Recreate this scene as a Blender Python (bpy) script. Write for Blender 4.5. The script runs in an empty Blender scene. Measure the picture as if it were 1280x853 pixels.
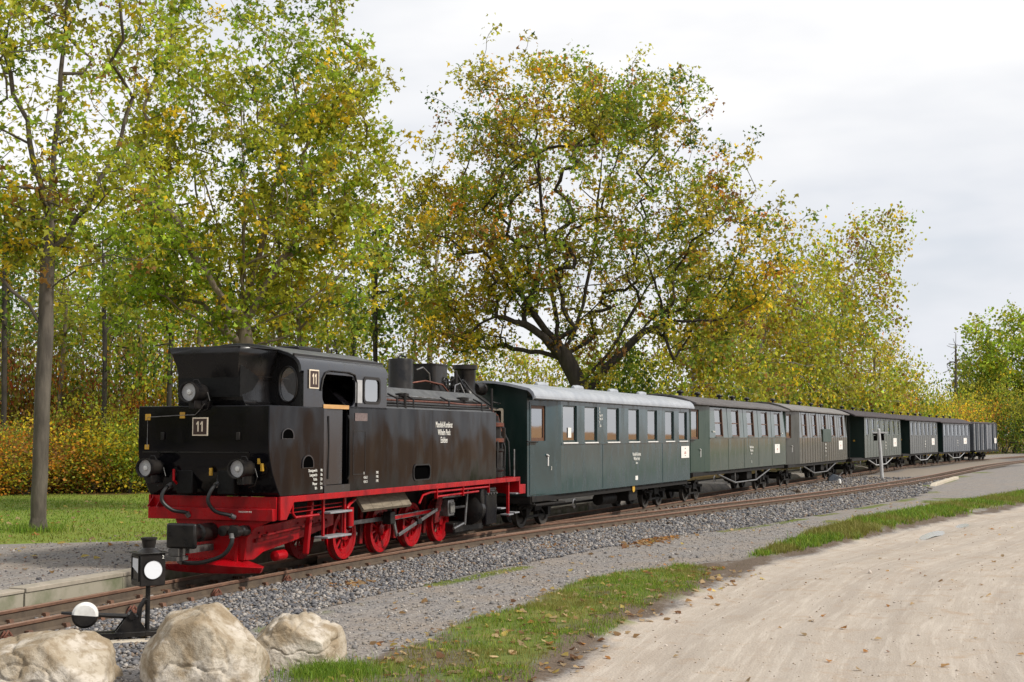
import bpy, math, random
import numpy as np
from mathutils import Vector, Matrix
from mathutils.geometry import delaunay_2d_cdt

SC = bpy.context.scene
COL = SC.collection
rad = math.radians
rng = np.random.default_rng(7)
random.seed(7)

# ------------------------------------------------------------------ camera, sky, sun, exposure
cam_d = bpy.data.cameras.new('camera')
cam = bpy.data.objects.new('camera', cam_d)
COL.objects.link(cam)
CAM_H = 2.05
cam.location = (0, 0, CAM_H)
cam.rotation_euler = (rad(90) + math.atan(117.5 / 1600.0), 0, 0)
cam_d.sensor_width = 36.0
cam_d.lens = 45.0
cam_d.clip_start = 0.1
cam_d.clip_end = 6000
SC.camera = cam

SUN_EL, SUN_AZ = 42.0, 112.0      # azimuth measured clockwise from the view direction (+Y)
world = bpy.data.worlds.new('World')
SC.world = world
world.use_nodes = True
wn, wl = world.node_tree.nodes, world.node_tree.links
wn.clear()
w_out = wn.new('ShaderNodeOutputWorld')
w_bg = wn.new('ShaderNodeBackground')
w_bg.inputs['Strength'].default_value = 0.1
sky = wn.new('ShaderNodeTexSky')
sky.sky_type = 'NISHITA'
sky.sun_disc = False
sky.sun_elevation = rad(SUN_EL)
sky.sun_rotation = rad(SUN_AZ)
sky.air_density = 1.2
sky.dust_density = 2.0
tc = wn.new('ShaderNodeTexCoord')
mp = wn.new('ShaderNodeMapping')
mp.inputs['Scale'].default_value = (1.3, 1.3, 4.2)
mp.inputs['Location'].default_value = (0.4, 0.2, 0.3)
nz = wn.new('ShaderNodeTexNoise')
nz.inputs['Scale'].default_value = 1.7
nz.inputs['Detail'].default_value = 5.0
nz.inputs['Roughness'].default_value = 0.5
cr = wn.new('ShaderNodeValToRGB')          # brightness of the cloud sheet
cr.color_ramp.elements[0].position = 0.30
cr.color_ramp.elements[0].color = (0.64, 0.68, 0.755, 1)
cr.color_ramp.elements[1].position = 0.58
cr.color_ramp.elements[1].color = (0.955, 0.955, 0.965, 1)
sc10 = wn.new('ShaderNodeVectorMath'); sc10.operation = 'SCALE'
sc10.inputs['Scale'].default_value = 7.0
cov = wn.new('ShaderNodeValToRGB')         # cover: thin gaps let a little blue through
cov.color_ramp.elements[0].position = 0.28
cov.color_ramp.elements[0].color = (0.80, 0.80, 0.80, 1)
cov.color_ramp.elements[1].position = 0.42
cov.color_ramp.elements[1].color = (1, 1, 1, 1)
mx = wn.new('ShaderNodeMix'); mx.data_type = 'RGBA'
wl.new(tc.outputs['Generated'], mp.inputs['Vector'])
wl.new(mp.outputs['Vector'], nz.inputs['Vector'])
wl.new(nz.outputs['Fac'], cr.inputs['Fac'])
wl.new(nz.outputs['Fac'], cov.inputs['Fac'])
wl.new(cr.outputs['Color'], sc10.inputs[0])
wl.new(cov.outputs['Color'], mx.inputs['Factor'])
wl.new(sky.outputs['Color'], mx.inputs['A'])
wl.new(sc10.outputs['Vector'], mx.inputs['B'])
wl.new(mx.outputs['Result'], w_bg.inputs['Color'])
wl.new(w_bg.outputs['Background'], w_out.inputs['Surface'])

sun_d = bpy.data.lights.new('sun', 'SUN')
sun_d.energy = 2.6
sun_d.angle = rad(7)
sun_d.color = (1.0, 0.95, 0.86)
sun = bpy.data.objects.new('sun', sun_d)
COL.objects.link(sun)
_d = Vector((math.sin(rad(SUN_AZ)) * math.cos(rad(SUN_EL)), math.cos(rad(SUN_AZ)) * math.cos(rad(SUN_EL)), math.sin(rad(SUN_EL))))
sun.rotation_euler = _d.to_track_quat('Z', 'Y').to_euler()
sun.location = (30, -20, 40)

SC.view_settings.view_transform = 'Standard'
SC.view_settings.look = 'None'
SC.view_settings.exposure = 0.60
SC.view_settings.gamma = 1.0
SC.view_settings.use_curve_mapping = False
SC.render.engine = 'CYCLES'
SC.cycles.use_denoising = True
SC.cycles.max_bounces = 7
SC.cycles.diffuse_bounces = 5
SC.cycles.transparent_max_bounces = 8
SC.cycles.caustics_reflective = False
SC.cycles.caustics_refractive = False

# ------------------------------------------------------------------ helpers
def tag(o, label=None, cat=None, group=None, kind=None):
    if label: o['label'] = label
    if cat: o['category'] = cat
    if group: o['group'] = group
    if kind: o['kind'] = kind
    return o

def empty(name, loc=(0, 0, 0), rz=0.0):
    o = bpy.data.objects.new(name, None)
    COL.objects.link(o)
    o.location = loc
    o.rotation_euler = (0, 0, rz)
    o.empty_display_size = 0.2
    return o

def link(name, me, parent=None, loc=None, rot=None):
    o = bpy.data.objects.new(name, me)
    COL.objects.link(o)
    if parent is not None: o.parent = parent
    if loc is not None: o.location = loc
    if rot is not None: o.rotation_euler = rot
    return o

def copy_tree(o, parent=None):
    c = o.copy()
    COL.objects.link(c)
    c.parent = parent
    for ch in list(o.children):
        copy_tree(ch, c)
    return c

def finish_mesh(me, mat, smooth=35):
    if mat is not None: me.materials.append(mat)
    if smooth:
        me.polygons.foreach_set('use_smooth', np.ones(len(me.polygons), dtype=bool))
        me.update()
        me.set_sharp_from_angle(angle=rad(smooth))
    else:
        me.update()
    return me

class MB:
    """collects faces, then becomes one mesh object"""
    def __init__(s): s.v = []; s.f = []
    def add(s, v, f):
        b = len(s.v); s.v += [tuple(map(float, p)) for p in v]; s.f += [tuple(i + b for i in q) for q in f]
        return s
    def box(s, x0, x1, y0, y1, z0, z1):
        v = [(x, y, z) for z in (z0, z1) for y in (y0, y1) for x in (x0, x1)]
        return s.add(v, [(0, 2, 3, 1), (4, 5, 7, 6), (0, 1, 5, 4), (2, 6, 7, 3), (0, 4, 6, 2), (1, 3, 7, 5)])
    def bar(s, a, b, w, h, up=(0, 0, 1)):
        a, b = Vector(a), Vector(b); d = (b - a).normalized(); up = Vector(up)
        x = d.cross(up)
        if x.length < 1e-4: x = d.cross(Vector((0, 1, 0)))
        x.normalize(); z = x.cross(d)
        v = [p + x * (i * w / 2) + z * (j * h / 2) for p in (a, b) for j in (-1, 1) for i in (-1, 1)]
        return s.add(v, [(0, 1, 3, 2), (4, 6, 7, 5), (0, 4, 5, 1), (2, 3, 7, 6), (0, 2, 6, 4), (1, 5, 7, 3)])
    def tube(s, pts, r, n=8, cap=True):
        P = [Vector(p) for p in pts]; m = len(P)
        R = list(r) if hasattr(r, '__len__') else [r] * m
        u = None; rings = []
        for i in range(m):
            t = (P[min(i + 1, m - 1)] - P[max(i - 1, 0)])
            if t.length < 1e-9: t = Vector((0, 0, 1))
            t.normalize()
            if u is None:
                u = t.cross(Vector((0, 0, 1)))
                if u.length < 1e-3: u = t.cross(Vector((1, 0, 0)))
            else:
                u = u - t * u.dot(t)
                if u.length < 1e-4: u = t.cross(Vector((1, 0, 0)))
            u.normalize(); w = t.cross(u)
            rings.append([P[i] + (u * math.cos(2 * math.pi * k / n) + w * math.sin(2 * math.pi * k / n)) * R[i] for k in range(n)])
        v = [p for q in rings for p in q]
        f = [(i * n + k, i * n + (k + 1) % n, (i + 1) * n + (k + 1) % n, (i + 1) * n + k) for i in range(m - 1) for k in range(n)]
        if cap:
            f.append(tuple(reversed(range(n)))); f.append(tuple((m - 1) * n + k for k in range(n)))
        return s.add(v, f)
    def lathe(s, prof, o=(0, 0, 0), axis='z', n=24, a0=0.0, a1=2 * math.pi, cap=True):
        """prof: (radius, height) pairs along axis"""
        full = abs(a1 - a0 - 2 * math.pi) < 1e-6
        k = n if full else n + 1
        v = []
        for (r, h) in prof:
            for i in range(k):
                a = a0 + (a1 - a0) * i / n
                c, q = r * math.cos(a), r * math.sin(a)
                p = {'z': (c, q, h), 'x': (h, c, q), 'y': (q, h, c)}[axis]
                v.append((p[0] + o[0], p[1] + o[1], p[2] + o[2]))
        f = []
        for j in range(len(prof) - 1):
            for i in range(n if full else n):
                i2 = (i + 1) % k if full else i + 1
                f.append((j * k + i, j * k + i2, (j + 1) * k + i2, (j + 1) * k + i))
        if full and cap:
            if prof[0][0] > 1e-6: f.append(tuple(reversed(range(k))))
            if prof[-1][0] > 1e-6: f.append(tuple((len(prof) - 1) * k + i for i in range(k)))
        return s.add(v, f)
    def prism(s, poly, a, b, axis='y'):
        """poly in the plane of the two other axes (x,z for y; y,z for x; x,y for z), extruded from a to b"""
        def P(p, h): return {'y': (p[0], h, p[1]), 'x': (h, p[0], p[1]), 'z': (p[0], p[1], h)}[axis]
        n = len(poly)
        v = [P(p, a) for p in poly] + [P(p, b) for p in poly]
        f = [(i, (i + 1) % n, n + (i + 1) % n, n + i) for i in range(n)]
        f += [tuple(reversed(range(n))), tuple(range(n, 2 * n))]
        return s.add(v, f)
    def sheet(s, outline, holes, fn, th):
        """flat sheet with openings; fn maps (u,v,depth) to a point, depth 0 is the face, th its thickness"""
        loops = [list(outline)] + [list(h) for h in holes]
        vs, es = [], []
        for L in loops:
            b = len(vs); vs += [Vector((p[0], p[1])) for p in L]
            es += [(b + i, b + (i + 1) % len(L)) for i in range(len(L))]
        ov, oe, of, *_ = delaunay_2d_cdt(vs, es, [], 0, 1e-6)
        def inside(p, L):
            c = False; j = len(L) - 1
            for i in range(len(L)):
                xi, yi = L[i][0], L[i][1]; xj, yj = L[j][0], L[j][1]
                if (yi > p[1]) != (yj > p[1]) and p[0] < (xj - xi) * (p[1] - yi) / (yj - yi) + xi: c = not c
                j = i
            return c
        tri = []
        for t in of:
            cx = sum(ov[i][0] for i in t) / len(t); cy = sum(ov[i][1] for i in t) / len(t)
            if inside((cx, cy), loops[0]) and not any(inside((cx, cy), h) for h in loops[1:]): tri.append(tuple(t))
        n = len(ov)
        v = [fn(p[0], p[1], 0.0) for p in ov] + [fn(p[0], p[1], th) for p in ov]
        f = tri + [tuple(reversed([i + n for i in t])) for t in tri]
        cnt = {}
        for t in tri:
            for i in range(len(t)):
                e = (t[i], t[(i + 1) % len(t)]); cnt[e] = cnt.get(e, 0) + 1
        for (a, b) in cnt:
            if (b, a) not in cnt: f.append((b, a, a + n, b + n))
        return s.add(v, f)
    def mesh(s, name, mat, smooth=35):
        me = bpy.data.meshes.new(name)
        me.from_pydata(s.v, [], s.f)
        return finish_mesh(me, mat, smooth)
    def build(s, name, mat, parent=None, bev=0.0, smooth=35, label=None):
        o = link(name, s.mesh(name, mat, smooth), parent)
        if bev:
            m = o.modifiers.new('bevel', 'BEVEL'); m.width = bev; m.segments = 2; m.limit_method = 'ANGLE'; m.angle_limit = rad(40)
        if label: o['label'] = label
        return o

def B(x0, x1, y0, y1, z0, z1): return MB().box(x0, x1, y0, y1, z0, z1)

def rrect(x0, x1, z0, z1, r, n=5):
    out = []
    for cx, cz, a in ((x1 - r, z1 - r, 0), (x0 + r, z1 - r, 90), (x0 + r, z0 + r, 180), (x1 - r, z0 + r, 270)):
        for i in range(n + 1):
            t = rad(a + 90 * i / n); out.append((cx + r * math.cos(t), cz + r * math.sin(t)))
    return out

def rect(x0, x1, z0, z1): return [(x0, z0), (x1, z0), (x1, z1), (x0, z1)]

def np_mesh(name, v, loops, sizes, mat, smooth=False):
    """fast mesh from numpy: v (N,3), loops flat vertex indices, sizes per face"""
    me = bpy.data.meshes.new(name)
    v = np.asarray(v, dtype=np.float32); loops = np.asarray(loops, dtype=np.int32); sizes = np.asarray(sizes, dtype=np.int32)
    me.vertices.add(len(v)); me.vertices.foreach_set('co', v.ravel())
    me.loops.add(len(loops)); me.loops.foreach_set('vertex_index', loops)
    me.polygons.add(len(sizes))
    st = np.zeros(len(sizes), dtype=np.int32); st[1:] = np.cumsum(sizes)[:-1]
    me.polygons.foreach_set('loop_start', st)
    me.update(calc_edges=True)
    if smooth: me.polygons.foreach_set('use_smooth', np.ones(len(sizes), dtype=bool))
    if mat is not None: me.materials.append(mat)
    me.validate()
    return me

def point_color(me, col):
    a = me.attributes.new('tint', 'FLOAT_COLOR', 'POINT')
    c = np.ones((len(col), 4), dtype=np.float32); c[:, :3] = col
    a.data.foreach_set('color', c.ravel())

def text(body, size, mat, parent, loc, rot, align='CENTER', name='lettering', xs=1.0, depth=0.0015):
    cu = bpy.data.curves.new(name, 'FONT')
    cu.body = body; cu.size = size; cu.align_x = align; cu.align_y = 'CENTER'; cu.extrude = depth
    cu.resolution_u = 3
    cu.space_line = 1.0
    tmp = bpy.data.objects.new(name, cu)
    me = bpy.data.meshes.new_from_object(tmp)
    bpy.data.objects.remove(tmp); bpy.data.curves.remove(cu)
    me.materials.clear(); me.materials.append(mat)
    o = link(name, me, parent, loc, rot)
    o.scale = (xs, 1, 1)
    return o
SIDE_ROT = (rad(90), 0, 0)                 # lettering facing -y
FRONT_ROT = (rad(90), 0, rad(-90))         # lettering facing -x

# ------------------------------------------------------------------ materials
class NT:
    def __init__(s, mat):
        s.t = mat.node_tree; s.n = s.t.nodes; s.l = s.t.links
        s.bsdf = s.n.get('Principled BSDF'); s.out = s.n.get('Material Output')
    def node(s, t, **k):
        o = s.n.new(t)
        for a, b in k.items(): setattr(o, a, b)
        return o
    def link(s, a, b): s.l.new(a, b)
    def coord(s, kind='Object', scale=(1, 1, 1)):
        c = s.node('ShaderNodeTexCoord'); m = s.node('ShaderNodeMapping'); m.inputs['Scale'].default_value = scale
        s.link(c.outputs[kind], m.inputs['Vector']); return m.outputs['Vector']
    def noise(s, vec, scale, detail=4, rough=0.55, dist=0.0):
        o = s.node('ShaderNodeTexNoise'); o.inputs['Scale'].default_value = scale; o.inputs['Detail'].default_value = detail
        o.inputs['Roughness'].default_value = rough; o.inputs['Distortion'].default_value = dist
        if vec is not None: s.link(vec, o.inputs['Vector'])
        return o.outputs['Fac']
    def ramp(s, fac, stops):
        o = s.node('ShaderNodeValToRGB'); e = o.color_ramp.elements
        while len(e) < len(stops): e.new(0.5)
        for x, (p, c) in zip(e, stops):
            x.position = p; x.color = (c, c, c, 1) if isinstance(c, (int, float)) else (*c, 1)
        s.link(fac, o.inputs['Fac']); return o.outputs['Color']
    def mix(s, fac, a, b, blend='MIX'):
        o = s.node('ShaderNodeMix', data_type='RGBA', blend_type=blend)
        for x, i in ((fac, 'Factor'), (a, 'A'), (b, 'B')):
            if isinstance(x, (int, float)): o.inputs[i].default_value = x if i == 'Factor' else (x, x, x, 1)
            elif isinstance(x, tuple): o.inputs[i].default_value = (*x, 1)
            else: s.link(x, o.inputs[i])
        return o.outputs['Result']
    def math(s, op, a, b=0.0, c=None):
        o = s.node('ShaderNodeMath', operation=op)
        for x, i in ((a, 0), (b, 1)) + (((c, 2),) if c is not None else ()):
            if isinstance(x, (int, float)): o.inputs[i].default_value = x
            else: s.link(x, o.inputs[i])
        return o.outputs[0]
    def bump(s, h, strength=0.3, dist=0.01):
        o = s.node('ShaderNodeBump'); o.inputs['Strength'].default_value = strength; o.inputs['Distance'].default_value = dist
        s.link(h, o.inputs['Height']); s.link(o.outputs['Normal'], s.bsdf.inputs['Normal']); return o

def M(name, base=(0.5, 0.5, 0.5), rough=0.5, metal=0.0, spec=0.5, coat=0.0):
    m = bpy.data.materials.new(name); m.use_nodes = True
    t = NT(m); b = t.bsdf
    b.inputs['Base Color'].default_value = (*base, 1); b.inputs['Roughness'].default_value = rough
    b.inputs['Metallic'].default_value = metal; b.inputs['Specular IOR Level'].default_value = spec
    b.inputs['Coat Weight'].default_value = coat; b.inputs['Coat Roughness'].default_value = 0.08
    return m, t

def worn(name, a, b, scale=3.0, rough=(0.4, 0.6), bump=0.1, bscale=30, bdist=0.004, metal=0.0, spec=0.5, stretch=(1, 1, 1), contrast=(0.35, 0.65)):
    """paint, metal or stone that varies between two colours of its own"""
    m, t = M(name, a, rough[0], metal, spec)
    v = t.coord('Object', stretch)
    n = t.noise(v, scale, 6, 0.6)
    f = t.ramp(n, [(contrast[0], 0.0), (contrast[1], 1.0)])
    t.link(t.mix(f, a, b), t.bsdf.inputs['Base Color'])
    r = t.node('ShaderNodeMapRange'); t.link(f, r.inputs['Value'])
    r.inputs['To Min'].default_value = rough[0]; r.inputs['To Max'].default_value = rough[1]
    t.link(r.outputs[0], t.bsdf.inputs['Roughness'])
    if bump: t.bump(t.noise(v, bscale, 4, 0.6), bump, bdist)
    return m

def sheet_paint(name, a, b, rough=0.16, wave=0.5, wscale=1.3, dirt=(0.10, 0.075, 0.045), dirt_amt=0.35, spec=0.5, wd=0.02):
    """gloss paint on slightly buckled sheet metal, road dust worn in towards no particular side"""
    m, t = M(name, a, rough, 0.0, spec)
    v = t.coord('Object')
    n = t.noise(v, 1.1, 5, 0.6)
    c = t.mix(t.ramp(n, [(0.35, 0.0), (0.7, 1.0)]), a, b)
    vs = t.coord('Object', (1.6, 1.6, 0.35))
    n2 = t.noise(vs, 2.2, 6, 0.7)
    d = t.math('MULTIPLY', t.ramp(n2, [(0.5, 0.0), (0.72, 1.0)]), dirt_amt)
    c = t.mix(d, c, dirt)
    t.link(c, t.bsdf.inputs['Base Color'])
    fine = t.noise(v, 60, 3, 0.6)
    rr = t.math('MULTIPLY_ADD', d, 0.7, rough)
    rr = t.math('MULTIPLY_ADD', fine, 0.08, rr)
    t.link(rr, t.bsdf.inputs['Roughness'])
    w = t.noise(t.coord('Object', (1.0, 1.0, 0.45)), wscale, 2, 0.4)
    bp = t.bump(w, wave, wd)
    return m

MAT = {}
MAT['black'] = sheet_paint('black_gloss_paint', (0.004, 0.004, 0.006), (0.007, 0.006, 0.006), 0.055, 0.8, 1.3, (0.010, 0.008, 0.007), 0.25, 0.22, 0.05)
MAT['black_front'] = sheet_paint('black_end_paint', (0.006, 0.006, 0.007), (0.008, 0.007, 0.007), 0.20, 0.25, 1.5, (0.015, 0.012, 0.010), 0.3, 0.4)
MAT['cab_grey'] = sheet_paint('cab_paint', (0.011, 0.012, 0.017), (0.015, 0.016, 0.020), 0.14, 0.4, 1.2, (0.04, 0.03, 0.024), 0.3, 1.0)
MAT['black_iron'] = worn('black_iron', (0.006, 0.006, 0.007), (0.020, 0.017, 0.015), 5, (0.25, 0.45), 0.2, 25, spec=0.32)
MAT['hole_shade'] = M('painted_hole_shade', (0.002, 0.002, 0.002), 1.0, 0.0, 0.0)[0]  # flat black painted as the shade inside holes
MAT['red'] = worn('red_enamel', (0.37, 0.0035, 0.008), (0.16, 0.004, 0.006), 5, (0.26, 0.6), 0.15, 18, spec=0.28, stretch=(1, 1, .5), contrast=(.42, .75))
MAT['red_dirty'] = worn('red_grimy', (0.22, 0.004, 0.006), (0.045, 0.007, 0.006), 6, (0.5, 0.8), 0.2, 20, spec=0.2)
MAT['steel'] = worn('bright_steel', (0.34, 0.34, 0.35), (0.16, 0.15, 0.14), 8, (0.3, 0.55), 0.1, 30, metal=0.85)
MAT['grey_step'] = worn('grey_tread', (0.30, 0.30, 0.32), (0.18, 0.18, 0.19), 10, (0.5, 0.7), 0.4, 60)
MAT['brass'] = worn('yellow_paint', (0.62, 0.36, 0.03), (0.45, 0.25, 0.03), 10, (0.4, 0.6), 0)
MAT['copper'] = worn('copper_pipe', (0.22, 0.08, 0.05), (0.12, 0.05, 0.04), 10, (0.35, 0.6), 0, metal=0.6)
MAT['white'] = worn('white_paint', (0.78, 0.77, 0.74), (0.62, 0.60, 0.57), 8, (0.5, 0.65), 0)
MAT['letter'] = M('white_lettering', (0.80, 0.78, 0.72), 0.6)[0]
MAT['paper'] = worn('paper_notice', (0.78, 0.76, 0.72), (0.70, 0.67, 0.62), 12, (0.6, 0.7), 0)
MAT['ink'] = M('printed_ink', (0.10, 0.08, 0.08), 0.7)[0]
MAT['ink_red'] = M('red_ink', (0.45, 0.10, 0.06), 0.7)[0]
MAT['plate_brown'] = M('dark_brown_plate', (0.035, 0.014, 0.010), 0.4)[0]
MAT['plate_rim'] = M('cream_plate_rim', (0.72, 0.62, 0.48), 0.5)[0]
MAT['board'] = worn('weathered_board', (0.21, 0.175, 0.125), (0.13, 0.105, 0.075), 5, (0.7, 0.85), 0.4, 30, stretch=(1, 8, 1))
MAT['varnish'] = worn('varnished_wood', (0.62, 0.36, 0.14), (0.48, 0.26, 0.09), 4, (0.3, 0.4), 0.1, 20, stretch=(1, 6, 6))
MAT['wood_brown'] = worn('brown_door_wood', (0.13, 0.060, 0.030), (0.085, 0.038, 0.020), 4, (0.35, 0.5), 0.1, 20, stretch=(6, 6, 1))
MAT['interior'] = worn('interior_wood', (0.30, 0.13, 0.045), (0.22, 0.09, 0.035), 3, (0.4, 0.6), 0.1, 20, stretch=(6, 1, 1))
MAT['rust'] = worn('rusty_rail', (0.105, 0.052, 0.032), (0.17, 0.085, 0.05), 7, (0.65, 0.85), 0.35, 40)
MAT['rail_side'] = worn('rail_web', (0.115, 0.083, 0.055), (0.07, 0.05, 0.036), 5, (0.7, 0.9), 0.35, 40)
MAT['rail_top'] = worn('rail_head', (0.30, 0.19, 0.135), (0.22, 0.13, 0.09), 9, (0.38, 0.55), 0.1, 40, metal=0.35, stretch=(1, 1, 1))
MAT['rust_red'] = worn('red_rust', (0.17, 0.06, 0.035), (0.09, 0.035, 0.022), 12, (0.75, 0.9), 0.4, 50)
MAT['sleeper'] = worn('old_sleeper', (0.07, 0.055, 0.042), (0.13, 0.105, 0.08), 6, (0.8, 0.95), 0.5, 30, stretch=(6, 1, 1))
MAT['concrete'] = worn('mossy_concrete', (0.30, 0.27, 0.21), (0.11, 0.125, 0.06), 2.2, (0.85, 0.95), 0.5, 25, contrast=(0.40, 0.68))
MAT['concrete_top'] = worn('concrete_coping', (0.36, 0.31, 0.25), (0.26, 0.23, 0.18), 5, (0.85, 0.95), 0.4, 35)
MAT['pale_stone'] = worn('pale_block', (0.50, 0.44, 0.35), (0.40, 0.34, 0.26), 5, (0.85, 0.95), 0.4, 30)
MAT['loco_roof_sheen'] = worn('loco_roof_sheen', (0.085, 0.088, 0.092), (0.055, 0.056, 0.06), 4, (0.38, 0.55), 0.15, 15)  # pale grey puts sky reflection into the colour of roof and tank tops
MAT['roof_silver'] = worn('silver_roof', (0.36, 0.38, 0.41), (0.28, 0.30, 0.335), 2.5, (0.40, 0.55), 0.15, 12)
MAT['roof_grey'] = worn('tarred_roof_grey', (0.125, 0.115, 0.115), (0.085, 0.078, 0.078), 3, (0.75, 0.9), 0.3, 40)
MAT['roof_pale'] = worn('tarred_roof_pale', (0.19, 0.18, 0.17), (0.14, 0.13, 0.125), 3, (0.75, 0.9), 0.3, 40)
MAT['roof_brown'] = worn('tarred_roof_brown', (0.052, 0.040, 0.044), (0.036, 0.028, 0.030), 3, (0.75, 0.9), 0.3, 40)
MAT['green_a'] = sheet_paint('slate_green_paint', (0.026, 0.052, 0.060), (0.036, 0.066, 0.074), 0.08, 0.45, 1.5, (0.05, 0.06, 0.058), 0.5, 0.5, 0.03)
MAT['green_dark'] = sheet_paint('dark_green_paint', (0.009, 0.024, 0.021), (0.013, 0.030, 0.026), 0.26, 0.3, 1.4, (0.02, 0.03, 0.025), 0.3)
MAT['green_door'] = sheet_paint('door_green_paint', (0.013, 0.040, 0.028), (0.020, 0.046, 0.032), 0.26, 0.3, 1.4, (0.03, 0.035, 0.025), 0.3)
MAT['green_b'] = sheet_paint('weathered_green_paint', (0.028, 0.052, 0.042), (0.045, 0.067, 0.052), 0.05, 0.12, 1.6, (0.075, 0.072, 0.05), 0.4, 0.7)
MAT['green_c'] = sheet_paint('brown_green_boards', (0.040, 0.040, 0.029), (0.062, 0.055, 0.038), 0.05, 0.12, 2.0, (0.12, 0.085, 0.05), 0.45, 0.8)
MAT['door_c'] = sheet_paint('olive_door_paint', (0.022, 0.024, 0.018), (0.032, 0.033, 0.024), 0.3, 0.3, 1.6, (0.05, 0.045, 0.03), 0.4)
MAT['green_d'] = sheet_paint('grey_green_paint', (0.070, 0.085, 0.074), (0.090, 0.100, 0.088), 0.22, 0.25, 1.6, (0.12, 0.11, 0.09), 0.4)
MAT['grey_e'] = sheet_paint('blue_grey_paint', (0.075, 0.082, 0.086), (0.095, 0.102, 0.105), 0.22, 0.25, 1.6, (0.12, 0.11, 0.10), 0.4)
MAT['grey_f'] = sheet_paint('steel_blue_paint', (0.068, 0.082, 0.105), (0.088, 0.102, 0.125), 0.22, 0.25, 1.6, (0.12, 0.11, 0.10), 0.4)
MAT['grey_g'] = sheet_paint('wagon_grey_paint', (0.060, 0.072, 0.088), (0.085, 0.092, 0.105), 0.3, 0.2, 1.6, (0.10, 0.09, 0.09), 0.4)
MAT['under'] = worn('grimy_underframe', (0.006, 0.006, 0.006), (0.022, 0.018, 0.015), 5, (0.5, 0.75), 0.3, 25, spec=0.25)
MAT['rubber'] = M('hose_rubber', (0.012, 0.012, 0.012), 0.45)[0]
MAT['coal'] = worn('coal', (0.004, 0.004, 0.004), (0.010, 0.010, 0.010), 20, (0.4, 0.7), 0.8, 30, spec=0.2)
MAT['lens'] = M('lamp_glass', (0.62, 0.62, 0.60), 0.08, 0.0, 0.8, 1.0)[0]
MAT['milk'] = M('milk_glass', (0.72, 0.74, 0.78), 0.25, 0.0, 0.5)[0]
MAT['galv'] = worn('galvanised_pole', (0.50, 0.50, 0.50), (0.40, 0.40, 0.41), 6, (0.45, 0.6), 0, metal=0.3)

def glass(name, tint=(0.75, 0.78, 0.78), ior=1.75):
    m = bpy.data.materials.new(name); m.use_nodes = True
    t = NT(m)
    tr = t.node('ShaderNodeBsdfTransparent'); tr.inputs['Color'].default_value = (*tint, 1)
    gl = t.node('ShaderNodeBsdfGlossy'); gl.inputs['Roughness'].default_value = 0.03
    gl.inputs['Color'].default_value = (0.95, 0.96, 0.97, 1)
    fr = t.node('ShaderNodeFresnel'); fr.inputs['IOR'].default_value = ior
    wv = t.noise(t.coord('Object'), 1.4, 1, 0.4)
    bp = t.node('ShaderNodeBump'); bp.inputs['Strength'].default_value = 0.12; bp.inputs['Distance'].default_value = 0.01
    t.link(wv, bp.inputs['Height']); t.link(bp.outputs['Normal'], gl.inputs['Normal'])
    mx = t.node('ShaderNodeMixShader')
    t.link(fr.outputs[0], mx.inputs[0]); t.link(tr.outputs[0], mx.inputs[1]); t.link(gl.outputs[0], mx.inputs[2])
    t.link(mx.outputs[0], t.out.inputs['Surface'])
    t.n.remove(t.bsdf)
    return m
MAT['glass'] = glass('window_glass', (0.45, 0.45, 0.43), 7.0)
# ------------------------------------------------------------------ the railway line as a plan curve
STEP = 0.1
PS = np.arange(-60, 190, STEP)
PH = np.radians(np.interp(PS, [-2, 9, 54, 99], [19.4, 24.35, 24.35, 33.0]))
_i0 = int(round(60 / STEP))
_d = np.stack([np.sin(PH), np.cos(PH)], 1) * STEP
PP = np.cumsum(_d, 0)
PP = PP - PP[_i0] + np.array([-3.207, 21.718])
PR = np.stack([np.cos(PH), -np.sin(PH)], 1)       # to the right of travel, towards the road
def at(s, off=0.0):
    return (np.interp(s, PS, PP[:, 0] + 0) + off * np.interp(s, PS, PR[:, 0]),
            np.interp(s, PS, PP[:, 1] + 0) + off * np.interp(s, PS, PR[:, 1]))
def head(s): return float(np.interp(s, PS, PH))
def to_sn(x, y):
    """plan position -> distance along and offset from the line"""
    x = np.asarray(x, float).ravel(); y = np.asarray(y, float).ravel()
    S5, P5, H5 = PS[::5], PP[::5], PH[::5]
    s = np.empty(len(x)); n = np.empty(len(x))
    for a in range(0, len(x), 20000):
        X, Y = x[a:a + 20000], y[a:a + 20000]
        k = ((X[:, None] - P5[None, :, 0]) ** 2 + (Y[:, None] - P5[None, :, 1]) ** 2).argmin(1)
        dx, dy = X - P5[k, 0], Y - P5[k, 1]
        s[a:a + 20000] = S5[k] + dx * np.sin(H5[k]) + dy * np.cos(H5[k])
        n[a:a + 20000] = dx * np.cos(H5[k]) - dy * np.sin(H5[k])
    return s, n
_q = np.arange(-60, 190, 0.5)
_dd = np.interp(_q, [-7, -3, 1, 4.8, 7.6, 11.4, 15.6, 21.4, 27.7, 40.4, 52.5, 63.5, 90, 120], [0, .05, .25, .5, .75, 1.2, 1.68, 2.5, 3.3, 4.4, 4.95, 5.1, 4.6, 4.0])
_dd = np.convolve(np.pad(_dd, 4, mode='edge'), np.ones(9) / 9, 'valid')
def d2(s): return np.interp(s, _q, _dd)
def n_ballast(s): return np.interp(s, [-14, -9, -4.8, -2.7, .1, 5.9, 8.9, 12.9, 29.5, 36, 39, 60, 100], [2.3, 2.7, 2.55, 2.71, 2.93, 3.55, 4.04, 4.88, 6.45, 6.2, 5.4, 5.9, 5.4])
def n_up(s): return np.interp(s, [-12, -9.1, -6.1, -4, -2.2, -.2, 1.9, 3.4, 6.7, 13.9, 22, 32.4, 60, 100], [4.5, 4.67, 4.82, 4.83, 4.91, 5.06, 5.7, 6.3, 6.7, 6.95, 8.0, 9.8, 14, 20])
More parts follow.
